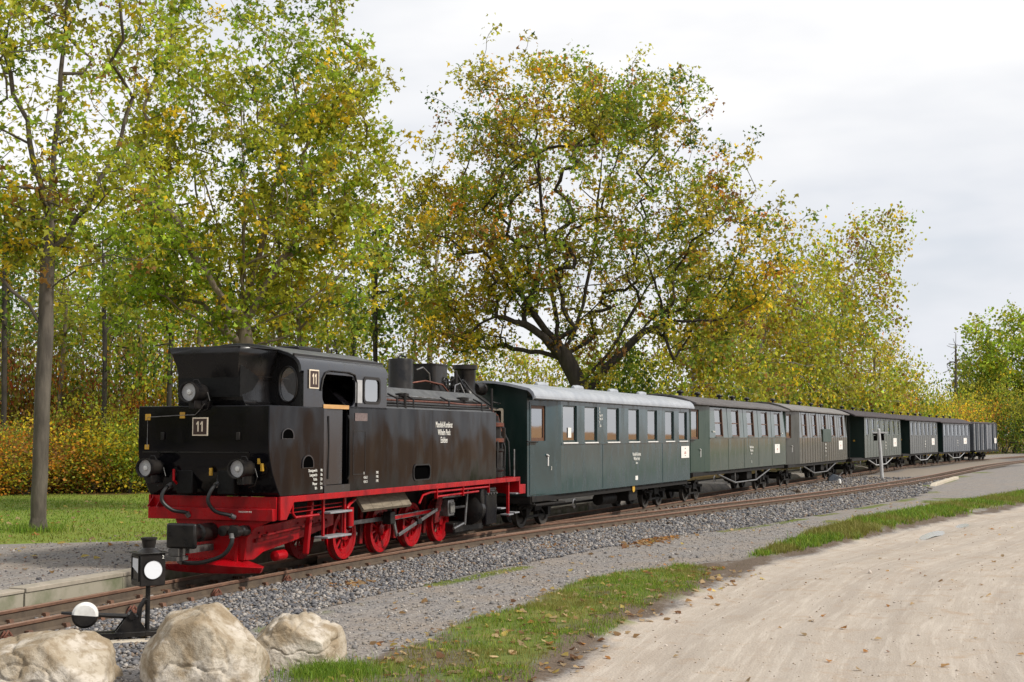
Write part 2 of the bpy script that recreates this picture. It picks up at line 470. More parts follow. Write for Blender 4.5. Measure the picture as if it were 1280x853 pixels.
def n_lo(s): return np.interp(s, [-12, -8.6, -4.6, -2.5, .6, 3.6, 7.7, 14.5, 25.3, 40, 60, 100], [6.5, 6.45, 6.3, 6.43, 6.55, 6.75, 7.5, 8.27, 10.14, 13, 17, 25])

def vnoise(x, y, f, seed=0):
    """smooth value noise, plain numpy"""
    r = np.random.default_rng(seed).random((256, 256))
    u, v = x * f, y * f
    i, j = np.floor(u).astype(int), np.floor(v).astype(int)
    a, b = u - i, v - j
    a, b = a * a * (3 - 2 * a), b * b * (3 - 2 * b)
    g = lambda p, q: r[p % 256, q % 256]
    return (g(i, j) * (1 - a) + g(i + 1, j) * a) * (1 - b) + (g(i, j + 1) * (1 - a) + g(i + 1, j + 1) * a) * b
def fbm(x, y, f, seed=0, o=4):
    t, amp = 0, 1.0
    tot = 0
    for k in range(o):
        t = t + amp * vnoise(x, y, f * 2 ** k, seed + k); tot += amp; amp *= 0.5
    return t / tot
def sm(x, a, b):
    t = np.clip((x - a) / (b - a), 0, 1); return t * t * (3 - 2 * t)

def lawn_line(x, y): return y - (22.87 + (x + 9.07) * 0.433)
GZ = -0.12
def zones(x, y):
    s, n = to_sn(x, y)
    j1 = (fbm(x, y, 0.55, 3) - 0.5) * 1.1
    j2 = (fbm(x, y, 2.2, 9) - 0.5) * 0.9
    plat = sm(-n, 1.06, 1.2)
    lo, up, bl = n_lo(s), n_up(s), n_ballast(s)
    road = sm(n - lo - 0.22 + j1 * 0.5 + j2 * 0.4, -0.12, 0.35)
    road_w = lo + 5.2
    field = sm(n - road_w + j1 * 2, 0, 0.8)
    width = np.maximum(lo - up, 0.05)
    t = (n - up) / width
    mid = 1 - np.abs(2 * t - 1)
    verge = np.clip(sm(mid + j1 * 0.8 + j2 * 0.7 + 0.22, -0.1, 0.45), 0, 1) * (n > up - 0.6) * (n < lo + 0.6)
    bare = np.exp(-((s - 3.0) / 1.3) ** 2) * 0.95          # where wheels have crossed it
    verge = np.clip(verge - bare - 0.55 * sm(fbm(x, y, 0.9, 61), .56, .70) * sm(-s, -5, -2), 0, 1)
    edge_d = np.exp(-((n - lo - 0.06 + j1 * 0.5 + j2 * .3) / 0.24) ** 2) * (0.35 + 1.1 * fbm(x, y, 1.3, 21)) + 0.5 * np.exp(-((n - up + 0.1 + j1 * .7) / 0.28) ** 2) * sm(fbm(x, y, 0.7, 33), 0.45, 0.65)
    dirt = np.clip(edge_d + 0.6 * sm(fbm(x, y, 0.9, 61), .56, .68) * (mid > .0) * sm(-s, -5, -2) + bare * 0.5 * (mid > 0), 0, 1) * (n > 1)
    moss = np.exp(-((n - bl - 0.25 + j1 * .35) / 0.20) ** 2) * sm(fbm(x, y, 0.55, 41), 0.42, 0.60) * (s > -8)
    moss = np.maximum(moss, sm(fbm(x, y, 0.5, 47), 0.60, 0.70) * (n > bl + .9) * (n < up + .2) * sm(s, 6, 12) * sm(-s, -34, -28) * 0.9)
    ball = sm(bl + j2 * 0.35 - n, -0.06, 0.10) * (n > -1.15)
    sand = sm(n, 0.85, 1.15) * sm(d2(s) - 0.85 - n, -0.1, 0.25) * sm(s, 18, 28)
    ball = np.clip(ball - sand * 0.75, 0, 1)
    lawn = plat * sm(lawn_line(x, y) + j1 * 0.5, 0, 0.35) * sm(-n, 3.2, 3.7)
    litter = lawn * sm(y - 40.8 + (x + 16) * (-0.25) + j1 * 3, 0, 2.0)
    litter = np.maximum(litter, lawn * sm(s, 24, 28) * sm(-n, 3.5, 4.5))
    return dict(s=s, n=n, plat=plat, road=road, field=field, verge=verge, dirt=dirt, moss=moss, ball=ball, lawn=lawn, litter=litter, sand=sand)
PUD = ((11.6, 8.85, 1.7, 0.20), (14.9, 9.2, 1.0, 0.14))
def height(x, y, Z):
    n, s = Z['n'], Z['s']
    h = GZ + Z['plat'] * (0.10 - GZ)
    h = h + (fbm(x, y, 0.35, 5) - 0.5) * 0.05 * (1 - Z['ball'])
    h = h + Z['verge'] * (0.02 + 0.06 * fbm(x, y, 1.6, 7)) + Z['dirt'] * (fbm(x, y, 3.0, 17) - 0.5) * 0.10
    ridge = np.exp(-((n - (n_up(s) + n_lo(s)) / 2) / 0.7) ** 2) * sm(s, 5, 9) * 0.10
    h = h + ridge
    h = h - Z['road'] * 0.02 - Z['ball'] * (0.03 + 0.025 * sm(0.75 - np.abs(n - np.clip(n, 0, d2(s))), 0, .2))
    rut = np.exp(-((n - n_lo(s) - 1.1) / 0.28) ** 2) + np.exp(-((n - n_lo(s) - 2.9) / 0.28) ** 2)
    h = h - rut * Z['road'] * 0.018
    for (ps, pn, pa, pb) in PUD: h = h - 0.05 * np.exp(-((s - ps) / (pa * .85)) ** 2 - ((n - pn) / (pb * .95)) ** 2)
    h = h + np.clip(n - n_lo(s) - 7, 0, 320) * 0.022 * (n > 0) * (np.abs(s) < 900)
    return h
def ground_z(x, y):
    x = np.atleast_1d(np.asarray(x, float)); y = np.atleast_1d(np.asarray(y, float))
    return height(x, y, zones(x, y))

def spaced(lo, hi, fine, far0, far1, grow=1.16):
    c = list(np.arange(lo, hi, fine)); st = fine; v = c[-1]
    while v < far1: st = min(st * grow, 400); v += st; c.append(v)
    st = fine; v = lo; pre = []
    while v > far0: st = min(st * grow, 400); v -= st; pre.append(v)
    return np.array(pre[::-1] + c)
gx = spaced(-10, 14, 0.10, -2500, 2500, 1.10)
gy = spaced(9.5, 33, 0.10, -2500, 3500, 1.06)
GX, GY = np.meshgrid(gx, gy)
fx, fy = GX.ravel(), GY.ravel()
ZN = zones(fx, fy)
fz = height(fx, fy, ZN)
far = np.hypot(fx, fy - 40)
fz = np.where((far > 160) & (ZN['n'] < 8), GZ, fz)

# one material for all the ground: what lies where is given by the masks
gm, t = M('ground_cover', (0.2, 0.2, 0.2), 0.9, 0.0, 0.25)
obj_v = t.coord('Object')
def A(nm):
    a = t.node('ShaderNodeAttribute'); a.attribute_name = nm; return a.outputs['Fac']
n_fine = t.noise(obj_v, 55, 4, 0.65)
n_mid = t.noise(obj_v, 6, 5, 0.6)
n_low = t.noise(obj_v, 0.9, 5, 0.6)
n_grit = t.noise(obj_v, 150, 2, 0.6)
vo = t.node('ShaderNodeTexVoronoi'); vo.inputs['Scale'].default_value = 38; t.link(obj_v, vo.inputs['Vector'])
peb = t.ramp(vo.outputs['Color'], [(0.2, (0.085, 0.080, 0.082)), (0.55, (0.21, 0.195, 0.188)), (0.9, (0.42, 0.38, 0.34))])
path_c = t.mix(t.ramp(n_fine, [(0.35, 0.0), (0.65, 1.0)]), (0.105, 0.098, 0.098), (0.315, 0.290, 0.270))
path_c = t.mix(0.5, path_c, peb)
path_c = t.mix(t.math('MULTIPLY', t.ramp(n_low, [(0.45, 0.0), (0.65, 1.0)]), 0.55), path_c, (0.26, 0.205, 0.155))
road_c = t.mix(t.ramp(n_low, [(0.3, 0.0), (0.7, 1.0)]), (0.395, 0.34, 0.285), (0.33, 0.28, 0.23))
road_c = t.mix(t.math('MULTIPLY', t.ramp(n_fine, [(0.42, 0.0), (0.7, 1.0)]), 0.5), road_c, (0.53, 0.46, 0.385))
road_c = t.mix(t.math('MULTIPLY', t.ramp(n_mid, [(0.56, 0.0), (0.72, 1.0)]), 0.45), road_c, (0.30, 0.215, 0.15))
road_c = t.mix(t.math('MULTIPLY', t.ramp(n_grit, [(0.62, 0.0), (0.72, 1.0)]), 0.6), road_c, (0.25, 0.20, 0.16))
al = t.node('ShaderNodeAttribute'); al.attribute_name = 'along'
am = t.node('ShaderNodeMapping'); am.inputs['Scale'].default_value = (0.10, 1.5, 1.0); t.link(al.outputs['Vector'], am.inputs['Vector'])
streak = t.noise(am.outputs['Vector'], 2.0, 6, 0.65)
streak2 = t.noise(am.outputs['Vector'], 7.0, 5, 0.65)
road_c = t.mix(t.math('MULTIPLY', t.ramp(streak, [(0.46, 0.0), (0.62, 1.0)]), 0.32), road_c, (0.27, 0.215, 0.170))
road_c = t.mix(t.math('MULTIPLY', t.ramp(streak2, [(0.50, 0.0), (0.64, 1.0)]), 0.35), road_c, (0.56, 0.50, 0.43))
road_c = t.mix(t.math('MULTIPLY', t.ramp(t.noise(obj_v, 2.3, 6, 0.7), [(0.54, 0.0), (0.66, 1.0)]), 0.55), road_c, (0.33, 0.235, 0.155))
path_c = t.mix(t.math('MULTIPLY', t.ramp(streak2, [(0.48, 0.0), (0.64, 1.0)]), 0.5), path_c, (0.33, 0.29, 0.25))
path_c = t.mix(t.math('MULTIPLY', t.ramp(t.noise(obj_v, 14, 5, 0.7), [(0.50, 0.0), (0.64, 1.0)]), 0.5), path_c, (0.085, 0.078, 0.075))
sep = t.node('ShaderNodeSeparateXYZ'); t.link(al.outputs['Vector'], sep.inputs[0])
def band_(c0, w0):
    q = t.math('ABSOLUTE', t.math('ADD', t.math('SUBTRACT', sep.outputs['Y'], c0), t.math('MULTIPLY_ADD', t.noise(obj_v, 0.6, 3, 0.5), 0.8, -0.4)))
    return t.math('SUBTRACT', 1.0, t.math('MINIMUM', t.math('DIVIDE', q, w0), 1.0))
wheel = t.math('MAXIMUM', t.math('MAXIMUM', band_(1.1, 0.42), band_(2.9, 0.42)), t.math('MAXIMUM', band_(4.3, 0.35), band_(2.2, 0.3)))
road_c = t.mix(t.math('MULTIPLY', wheel, 0.32), road_c, (0.285, 0.245, 0.21))
dirt_c = t.mix(t.ramp(n_fine, [(0.35, 0.0), (0.65, 1.0)]), (0.062, 0.044, 0.031), (0.155, 0.115, 0.083))
grass_c = t.mix(t.ramp(n_mid, [(0.35, 0.0), (0.65, 1.0)]), (0.075, 0.110, 0.018), (0.135, 0.155, 0.030))
grass_c = t.mix(t.math('MULTIPLY', t.ramp(n_low, [(0.48, 0.0), (0.66, 1.0)]), 0.7), grass_c, (0.215, 0.165, 0.050))
ball_c = t.mix(t.ramp(n_fine, [(0.35, 0.0), (0.65, 1.0)]), (0.085, 0.078, 0.074), (0.20, 0.185, 0.172))
lawn_c = t.mix(t.ramp(n_mid, [(0.3, 0.0), (0.7, 1.0)]), (0.11, 0.17, 0.018), (0.19, 0.235, 0.034))
lawn_c = t.mix(t.math('MULTIPLY', t.ramp(n_low, [(0.5, 0.0), (0.68, 1.0)]), 0.6), lawn_c, (0.21, 0.18, 0.05))
litter_c = t.mix(t.ramp(n_fine, [(0.35, 0.0), (0.65, 1.0)]), (0.055, 0.040, 0.016), (0.17, 0.11, 0.035))
field_c = t.mix(t.ramp(t.noise(t.coord('Object', (1, 0.15, 1)), 1.2, 5, 0.6), [(0.35, 0.0), (0.65, 1.0)]), (0.27, 0.135, 0.052), (0.34, 0.19, 0.08))
sand_c = t.mix(t.ramp(n_fine, [(0.35, 0.0), (0.65, 1.0)]), (0.27, 0.22, 0.17), (0.19, 0.165, 0.14))
def hard(m, w=0.35):
    """mask edge broken up by the grain of the ground"""
    q = t.math('ADD', m, t.math('MULTIPLY_ADD', n_fine, 0.7, -0.35))
    return t.ramp(q, [(0.5 - w / 2, 0.0), (0.5 + w / 2, 1.0)])
c = t.mix(hard(A('sand'), 0.5), path_c, sand_c)
c = t.mix(hard(A('ball')), c, ball_c)
c = t.mix(hard(A('moss'), 0.5), c, grass_c)
c = t.mix(hard(A('road'), 0.6), c, road_c)
c = t.mix(hard(A('verge'), 0.8), c, grass_c)
dm = t.math('ADD', A('dirt'), t.math('MULTIPLY_ADD', t.noise(obj_v, 9, 5, 0.7), 0.9, -0.45))
c = t.mix(hard(dm, 0.35), c, dirt_c)
c = t.mix(hard(A('lawn')), c, lawn_c)
c = t.mix(hard(A('litter')), c, litter_c)
c = t.mix(hard(A('field')), c, field_c)
t.link(c, t.bsdf.inputs['Base Color'])
hh = t.math('ADD', t.math('MULTIPLY', n_fine, 0.5), t.math('MULTIPLY', vo.outputs['Distance'], 0.6))
hh = t.math('ADD', hh, t.math('MULTIPLY', n_mid, 1.2))
hh = t.math('ADD', hh, t.math('MULTIPLY', streak2, 0.8))
t.bump(hh, 0.40, 0.022)

nx, ny = len(gx), len(gy)
idx = np.arange(nx * ny).reshape(ny, nx)
quads = np.stack([idx[:-1, :-1], idx[:-1, 1:], idx[1:, 1:], idx[1:, :-1]], -1).reshape(-1, 4)
qm = lambda k: ZN[k][quads].mean(1)
cls = np.full(len(quads), 0)                      # 0 gravel path
n_q, s_q = qm('n'), qm('s')
cls[qm('ball') > 0.5] = 1
cls[(qm('verge') > 0.5) & (cls == 0)] = 2
cls[qm('road') > 0.5] = 3
cls[qm('field') > 0.5] = 4
cls[qm('lawn') > 0.5] = 5
cls[(n_q < -1.1) & (cls == 0)] = 6
for k, (nm, lab, cat) in enumerate([
        ('gravel_path', 'grey gravel strip between the ballast and the grass verge', 'path'),
        ('ballast_bed', 'dark stone ballast bed under the railway tracks', 'ballast'),
        ('grass_verge', 'strip of trodden grass and mud beside the dirt road', 'verge'),
        ('dirt_road', 'pale sandy dirt road with wheel marks', 'road'),
        ('field', 'brown stubble field beyond the dirt road', 'field'),
        ('lawn', 'mown green lawn behind the locomotive and its leafy far edge', 'lawn'),
        ('platform', 'gravel platform behind the mossy concrete kerb', 'platform')]):
    q = quads[cls == k]
    if not len(q): continue
    used, inv = np.unique(q.ravel(), return_inverse=True)
    v = np.stack([fx[used], fy[used], fz[used]], 1)
    me = np_mesh(nm, v, inv, np.full(len(q), 4), gm, True)
    sn_ = me.attributes.new('along', 'FLOAT_VECTOR', 'POINT'); sn_.data.foreach_set('vector', np.stack([ZN['s'][used], ZN['n'][used] - n_lo(ZN['s'][used]), 0 * used], 1).astype(np.float32).ravel())
    for an in ('road', 'field', 'verge', 'dirt', 'moss', 'ball', 'lawn', 'litter', 'sand'):
        at_ = me.attributes.new(an, 'FLOAT', 'POINT'); at_.data.foreach_set('value', ZN[an][used].astype(np.float32))
    tag(link(nm, me), lab, cat, kind='structure')

# puddles lie in the wheel mark by the verge
pm, t = M('puddle_painted_sky', (0.36, 0.34, 0.33), 0.18, 0.0, 1.0)  # pale base colour paints the mirrored sky into the water
t.bump(t.noise(t.coord('Object'), 6, 2, 0.5), 0.05, 0.01)
for (s, o, a, b, lab) in ((11.6, 8.85, 1.7, 0.20, 'long thin puddle of rainwater on the dirt road edge'), (14.9, 9.2, 1.0, 0.14, 'small puddle just past the long one on the dirt road edge')):
    X, Y = at(s, o); h = head(s) + 0.10
    ang = np.linspace(0, 2 * math.pi, 40, endpoint=False)
    rr = 1.3 + 0.22 * np.sin(ang * 3 + s) + 0.14 * np.sin(ang * 5 + 1) + 0.08 * np.sin(ang * 9)
    ring = [(math.sin(h) * a * r * math.cos(q) + math.cos(h) * b * r * math.sin(q), math.cos(h) * a * r * math.cos(q) - math.sin(h) * b * r * math.sin(q), 0) for q, r in zip(ang, rr)]
    zc = float(np.mean(ground_z([X + p[0] * .75 for p in ring], [Y + p[1] * .75 for p in ring]))) - 0.004
    o_ = MB().add(ring, [tuple(reversed(range(40)))]).build('puddle', pm, smooth=0)
    o_.location = (X, Y, zc)
    tag(o_, lab, 'puddle', kind='structure')

# ------------------------------------------------------------------ tracks
RAIL = [(a, z * 1.25) for a, z in [(-.05, -.125), (.05, -.125), (.05, -.113), (.010, -.098), (.010, -.040), (.028, -.030), (.028, -.006), (.020, 0.0), (-.020, 0.0), (-.028, -.006), (-.028, -.030), (-.010, -.040), (-.010, -.098), (-.05, -.113)]]
def rail(name, s0, s1, off, parent, dz=0.0, taper=False):
    ss = np.arange(s0, s1 + 1e-6, 0.4); n = len(RAIL); v, f, mi = [], [], []
    for k, s in enumerate(ss):
        x, y = at(s, off(s)); x2, y2 = at(s + .05, off(s + .05)); h = math.atan2(x2 - x, y2 - y)
        w = 1.0
        if taper: w = min(1.0, 0.35 + (s - s0) * 0.4)
        for (a, z) in RAIL:
            v.append((x + a * w * math.cos(h), y - a * w * math.sin(h), z + dz))
    for k in range(len(ss) - 1):
        for i in range(n):
            j = (i + 1) % n
            f.append((k * n + i, k * n + j, (k + 1) * n + j, (k + 1) * n + i))
            mi.append(1 if i in (6, 7, 8) else (0 if i in (3, 11, 2, 12, 13, 1, 0) else 2))
    f.append(tuple(range(n))); mi.append(0)
    f.append(tuple(reversed([(len(ss) - 1) * n + i for i in range(n)]))); mi.append(0)
    me = bpy.data.meshes.new(name); me.from_pydata(v, [], f)
    for m_ in ('rail_side', 'rail_top', 'rust'): me.materials.append(MAT[m_])
    me.polygons.foreach_set('material_index', mi); me.update()
    return link(name, me, parent)

tr1 = tag(empty('railway_track'), 'rusty narrow gauge track that carries the steam train', 'railway track', 'narrow gauge tracks')
tr2 = tag(empty('railway_track'), 'empty rusty siding that branches off in front of the train', 'railway track', 'narrow gauge tracks')
rail('rail', -20, 150, lambda s: -0.40, tr1)
rail('rail', 0.2, 150, lambda s: 0.40, tr1, taper=True)
rail('rail', -20, 120, lambda s: d2(s) + 0.40, tr2, -0.003)
rail('rail', 0.2, 120, lambda s: d2(s) - 0.40, tr2, -0.003, taper=True)
rail('check_rail', 5.6, 9.2, lambda s: d2(s) + 0.33 - 0.02 * abs(s - 7.4), tr2, -0.004)
rail('check_rail', 5.6, 9.2, lambda s: -0.33 + 0.02 * abs(s - 7.4), tr1, -0.002)
sl_me = {}
def sleeper(s, c, L, parent):
    k = round(L, 1)
    if k not in sl_me: sl_me[k] = B(-k / 2, k / 2, -.11, .11, -.15, 0).mesh('sleeper', MAT['sleeper'])
    x, y = at(s, c)
    o = link('sleeper', sl_me[k], parent, (x, y, -0.157), (0, 0, -head(s) + rng.normal(0, .012)))
for s in np.arange(-12, 92, 0.62):
    dd = float(d2(s))
    if dd < 1.35: sleeper(s, dd / 2, 1.5 + dd, tr1)
    else: sleeper(s, 0, 1.5, tr1)
for s in np.arange(14.5, 92, 0.62):
    if float(d2(s)) >= 1.35: sleeper(s, float(d2(s)), 1.5, tr2)
def clips(parent, offs, s0):
    b = MB()
    for s in np.arange(s0, 70, 0.62):
        for off in offs:
            o = off(s)
            for sd in (-1, 1):
                x, y = at(s, o + sd * 0.062); h = head(s)
                u = Vector((math.sin(h), math.cos(h), 0)); r = Vector((math.cos(h), -math.sin(h), 0)); p = Vector((x, y, -.157))
                v = [p + u * (i * .035) + r * (j * .028) + Vector((0, 0, k * .052)) for k in (0, 1) for j in (-1, 1) for i in (-1, 1)]
                v[4:] = [q - r * sd * .015 for q in v[4:]]
                b.add(v, [(0, 2, 3, 1), (4, 5, 7, 6), (0, 1, 5, 4), (2, 6, 7, 3), (0, 4, 6, 2), (1, 3, 7, 5)])
    o = b.build('rail_clips', MAT['rust'], parent, smooth=0); o['kind'] = 'stuff'
clips(tr1, [lambda s: -.4, lambda s: .4], 2.0)
clips(tr2, [lambda s: d2(s) + .4, lambda s: d2(s) - .4], -11.38)
# rusty anchor clamps hooked over the foot of the near rail
for s in (-8.05, -5.85, -4.0, -2.15):
    x, y = at(s, d2(s) + .40 + .10); h = head(s)
    b = MB()
    pts = [(math.cos(a) * .075, 0.02 * math.sin(a * 2), .02 + math.sin(a) * .055) for a in np.linspace(-.2, math.pi + .3, 12)]
    b.tube(pts, .013, 6); b.tube([(p[0] * .8 + .01, p[1] + .05, p[2] * .9) for p in pts], .012, 6); b.bar((-.09, .02, .0), (.09, .02, .0), .07, .03)
    o = b.build('rail_anchor', MAT['rust_red'], tr2); o.location = (x, y, -.13); o.rotation_euler = (0, 0, math.pi / 2 - h + rng.normal(0, .2))

# loose ballast stones
def icosa():
    p = (1 + 5 ** .5) / 2
    v = np.array([(-1, p, 0), (1, p, 0), (-1, -p, 0), (1, -p, 0), (0, -1, p), (0, 1, p), (0, -1, -p), (0, 1, -p), (p, 0, -1), (p, 0, 1), (-p, 0, -1), (-p, 0, 1)], float)
    f = np.array([(0, 11, 5), (0, 5, 1), (0, 1, 7), (0, 7, 10), (0, 10, 11), (1, 5, 9), (5, 11, 4), (11, 10, 2), (10, 7, 6), (7, 1, 8), (3, 9, 4), (3, 4, 2), (3, 2, 6), (3, 6, 8), (3, 8, 9), (4, 9, 5), (2, 4, 11), (6, 2, 10), (8, 6, 7), (9, 8, 1)])
    return v / np.linalg.norm(v[0]), f
IV, IF = icosa()
def rand_rot(n, r):
    q = r.normal(size=(n, 4)); q /= np.linalg.norm(q, axis=1)[:, None]
    w, x, y, z = q.T
    return np.stack([np.stack([1 - 2 * (y * y + z * z), 2 * (x * y - z * w), 2 * (x * z + y * w)], -1),
                     np.stack([2 * (x * y + z * w), 1 - 2 * (x * x + z * z), 2 * (y * z - x * w)], -1),
                     np.stack([2 * (x * z - y * w), 2 * (y * z + x * w), 1 - 2 * (x * x + y * y)], -1)], 1)
def stones(name, P, size, col, mat, flat=0.75):
    n = len(P); r = np.random.default_rng(len(P))
    v = IV[None] * (1 + r.normal(0, .24, (n, 12, 1))) * r.uniform(.6, 1.25, (n, 1, 3))
    v = np.einsum('nij,nkj->nki', rand_rot(n, r), v) * size[:, None, None]
    v[:, :, 2] *= flat
    v += P[:, None, :]
    f = (IF[None] + (np.arange(n) * 12)[:, None, None]).reshape(-1)
    me = np_mesh(name, v.reshape(-1, 3), f, np.full(n * 20, 3), mat)
    point_color(me, np.repeat(col, 12, 0))
    return me
def tint_mat(name, rough=0.85, trans=0.0, spec=0.3, bump=0.0, bscale=60):
    m, t = M(name, (0.5, 0.5, 0.5), rough, 0.0, spec)
    a = t.node('ShaderNodeAttribute'); a.attribute_name = 'tint'
    c = a.outputs['Color']
    if bump:
        nn = t.noise(t.coord('Object'), bscale, 3, 0.6); t.bump(nn, bump, 0.005)
        c = t.mix(0.35, c, t.mix(t.ramp(nn, [(0.3, 0.35), (0.7, 1.3)]), 0.0, c, 'MIX'))
    t.link(c, t.bsdf.inputs['Base Color'])
    if trans:
        tl = t.node('ShaderNodeBsdfTranslucent'); t.link(c, tl.inputs['Color'])
        mx = t.node('ShaderNodeMixShader'); mx.inputs[0].default_value = trans
        t.link(t.bsdf.outputs[0], mx.inputs[1]); t.link(tl.outputs[0], mx.inputs[2]); t.link(mx.outputs[0], t.out.inputs['Surface'])
    return m
MAT['stone'] = tint_mat('ballast_stone', 0.85)
def scatter_ballast(s0, s1, count, size):
    s = rng.uniform(s0, s1, count); bl = n_ballast(s) + 0.10
    n = -1.0 + (bl + 1.0) * rng.random(count)
    x = np.empty(count); y = np.empty(count)
    x, y = at(s, n)
    Z = zones(x, y)
    dd = d2(s)
    off_rail = np.minimum.reduce([abs(n + .4), np.where(s > 1, abs(n - .4), 9), abs(n - dd - .4), np.where(s > 1, abs(n - dd + .4), 9)])
    keep = (Z['ball'] > 0.55 * rng.random(count)) & (off_rail > .07) & ((n > dd + .5) | (n < -.5) | (s > 8) | (rng.random(count) < .35))
    x, y, s, n = x[keep], y[keep], s[keep], n[keep]
    sz = size * rng.lognormal(0, .28, len(x))
    z = height(x, y, {k: v[keep] for k, v in Z.items()}) + sz * .35 + .008
    return np.stack([x, y, z], 1), sz
parts = [scatter_ballast(-10, 2, 20000, .021), scatter_ballast(2, 12, 18000, .023), scatter_ballast(12, 30, 15000, .030), scatter_ballast(30, 50, 8000, .038)]
P = np.concatenate([a for a, b in parts]); sz = np.concatenate([b for a, b in parts])
pal = np.array([(.105, .105, .115), (.155, .15, .155), (.215, .205, .20), (.27, .245, .225), (.19, .145, .11), (.34, .31, .28)])
col = pal[rng.choice(6, len(P), p=[.24, .25, .18, .13, .12, .08])] * rng.uniform(.75, 1.2, (len(P), 1))
o = link('ballast', stones('ballast', P, sz, col, MAT['stone']))
tag(o, 'loose grey ballast stones between and beside the rails', 'ballast', kind='stuff')

# small stones lying on the gravel and the road
def grit(n_, s0, s1, a, b_, size, pal_, label, nm):
    s = s0 + (s1 - s0) * rng.random(n_) ** 1.5; nn = a(s) + (b_(s) - a(s)) * rng.random(n_); x, y = at(s, nn); Z = zones(x, y)
    ok_ = (Z['verge'] < .4)
    x, y = x[ok_], y[ok_]; z = height(x, y, {k: v[ok_] for k, v in Z.items()}); sz_ = size * rng.lognormal(0, .4, len(x))
    c_ = np.array(pal_)[rng.integers(0, len(pal_), len(x))] * rng.uniform(.6, 1.3, (len(x), 1))
    tag(link(nm, stones(nm, np.stack([x, y, z + sz_ * .3], 1), sz_, c_, MAT['stone'])), label, 'gravel', kind='stuff')
grit(9000, -11, 14, n_ballast, n_up, .010, [(.16, .155, .155), (.24, .225, .215), (.36, .33, .30), (.22, .19, .16)], 'fine grey stones on the gravel path', 'gravel')
grit(1700, -12, 18, lambda s: n_lo(s) + .1, lambda s: n_lo(s) + 5, .0075, [(.45, .38, .31), (.38, .31, .25), (.55, .48, .42), (.30, .24, .18)], 'small pale stones on the dirt road', 'gravel')
grit(3500, -9, 4, lambda s: -5.5 + 0 * s, lambda s: -1.3 + 0 * s, .011, [(.10, .095, .10), (.2, .185, .185), (.34, .31, .29), (.22, .16, .13)], 'fine grey stones on the platform', 'gravel')

# concrete kerb of the platform, cast in lengths
kerb = tag(empty('platform_kerb', (*at(-4, -1.13), 0)), 'mossy concrete kerb along the platform beside the track', 'kerb')
for k in range(16):
    sa, sb = -16 + k * 2.0, -16 + k * 2.0 + 1.985
    def blk(zz, o0, o1):
        v = []
        for z in zz:
            for s in (sa, sb):
                for o_ in (o0, o1):
                    x, y = at(s, o_); v.append((x - kerb.location.x, y - kerb.location.y, z))
        return MB().add(v, [(0, 1, 3, 2), (4, 6, 7, 5), (0, 4, 5, 1), (2, 3, 7, 6), (0, 2, 6, 4), (1, 5, 7, 3)])
    w = rng.normal(0, .006)
    p = blk((-.30, .055), -1.26, -1.0 + w).build('kerb_block', MAT['concrete'], kerb, .008)
    blk((.056, .115 + w), -1.27, -.985 + w).build('coping', MAT['concrete_top'], p, .01)
# ------------------------------------------------------------------ locomotive (x = along the line away from the camera, y = left, z = up)
LO = empty('steam_locomotive', (-3.1795, 21.7077, 0), math.pi / 2 - rad(21.0875))
tag(LO, 'black tank steam locomotive with red running gear and number 11 plates', 'locomotive')
bk, bf, cg, rd, ir, st = (MAT[k] for k in ('black', 'black_front', 'cab_grey', 'red', 'black_iron', 'steel'))
W = 1.10
# rear water box under the coal bunker
MB().prism([(-3.52, 2.47), (-3.52, 1.84), (-3.50, 1.72), (-3.42, 1.50), (-3.30, 1.30), (-3.21, 1.17), (-1.96, 1.17), (-1.96, 2.47)], -W - .01, W + .01).build('rear_tank', bk, LO, .012)
B(-3.535, -3.521, -.78, 1.02, 1.795, 1.815).build('edge_bead', ir, LO)
# coal bunker, flared
lev = [(2.472, -3.30, .575), (2.56, -3.315, .545), (2.70, -3.34, .515), (2.88, -3.38, .505), (3.05, -3.43, .525), (3.18, -3.47, .56), (3.31, -3.50, .61)]
b = MB(); v = []
for (z, xf, h) in lev: v += [(xf, h, z), (xf, -h, z), (-2.95, -h * 1.04, z), (-2.56, -h - .16 * max(0, (z - 2.6)), z), (-2.56, h + .16 * max(0, (z - 2.6)), z), (-2.95, h * 1.04, z)]
f = [(6 * i + k, 6 * i + (k + 1) % 6, 6 * i + 6 + (k + 1) % 6, 6 * i + 6 + k) for i in range(len(lev) - 1) for k in range(6)]
bun = b.add(v, f).build('coal_bunker', bf, LO)
bun.modifiers.new('wall', 'SOLIDIFY').thickness = 0.02
MB().prism([(-3.38, .53), (-3.38, -.53), (-2.58, -.53), (-2.58, .53)], 2.6, 3.12, 'z').build('coal', MAT['coal'], bun)
MB().tube([(-3.47, .60, 3.315), (-3.50, -.60, 3.315), (-2.95, -.635, 3.315), (-2.57, -.72, 3.315)], .012, 6).build('rim', ir, bun)
for s_ in (-1, 1):
    MB().tube([(-3.0, s_ * .58, 2.90), (-2.62, s_ * .60, 2.905)], .006, 5).build('hinge_bar', ir, bun)
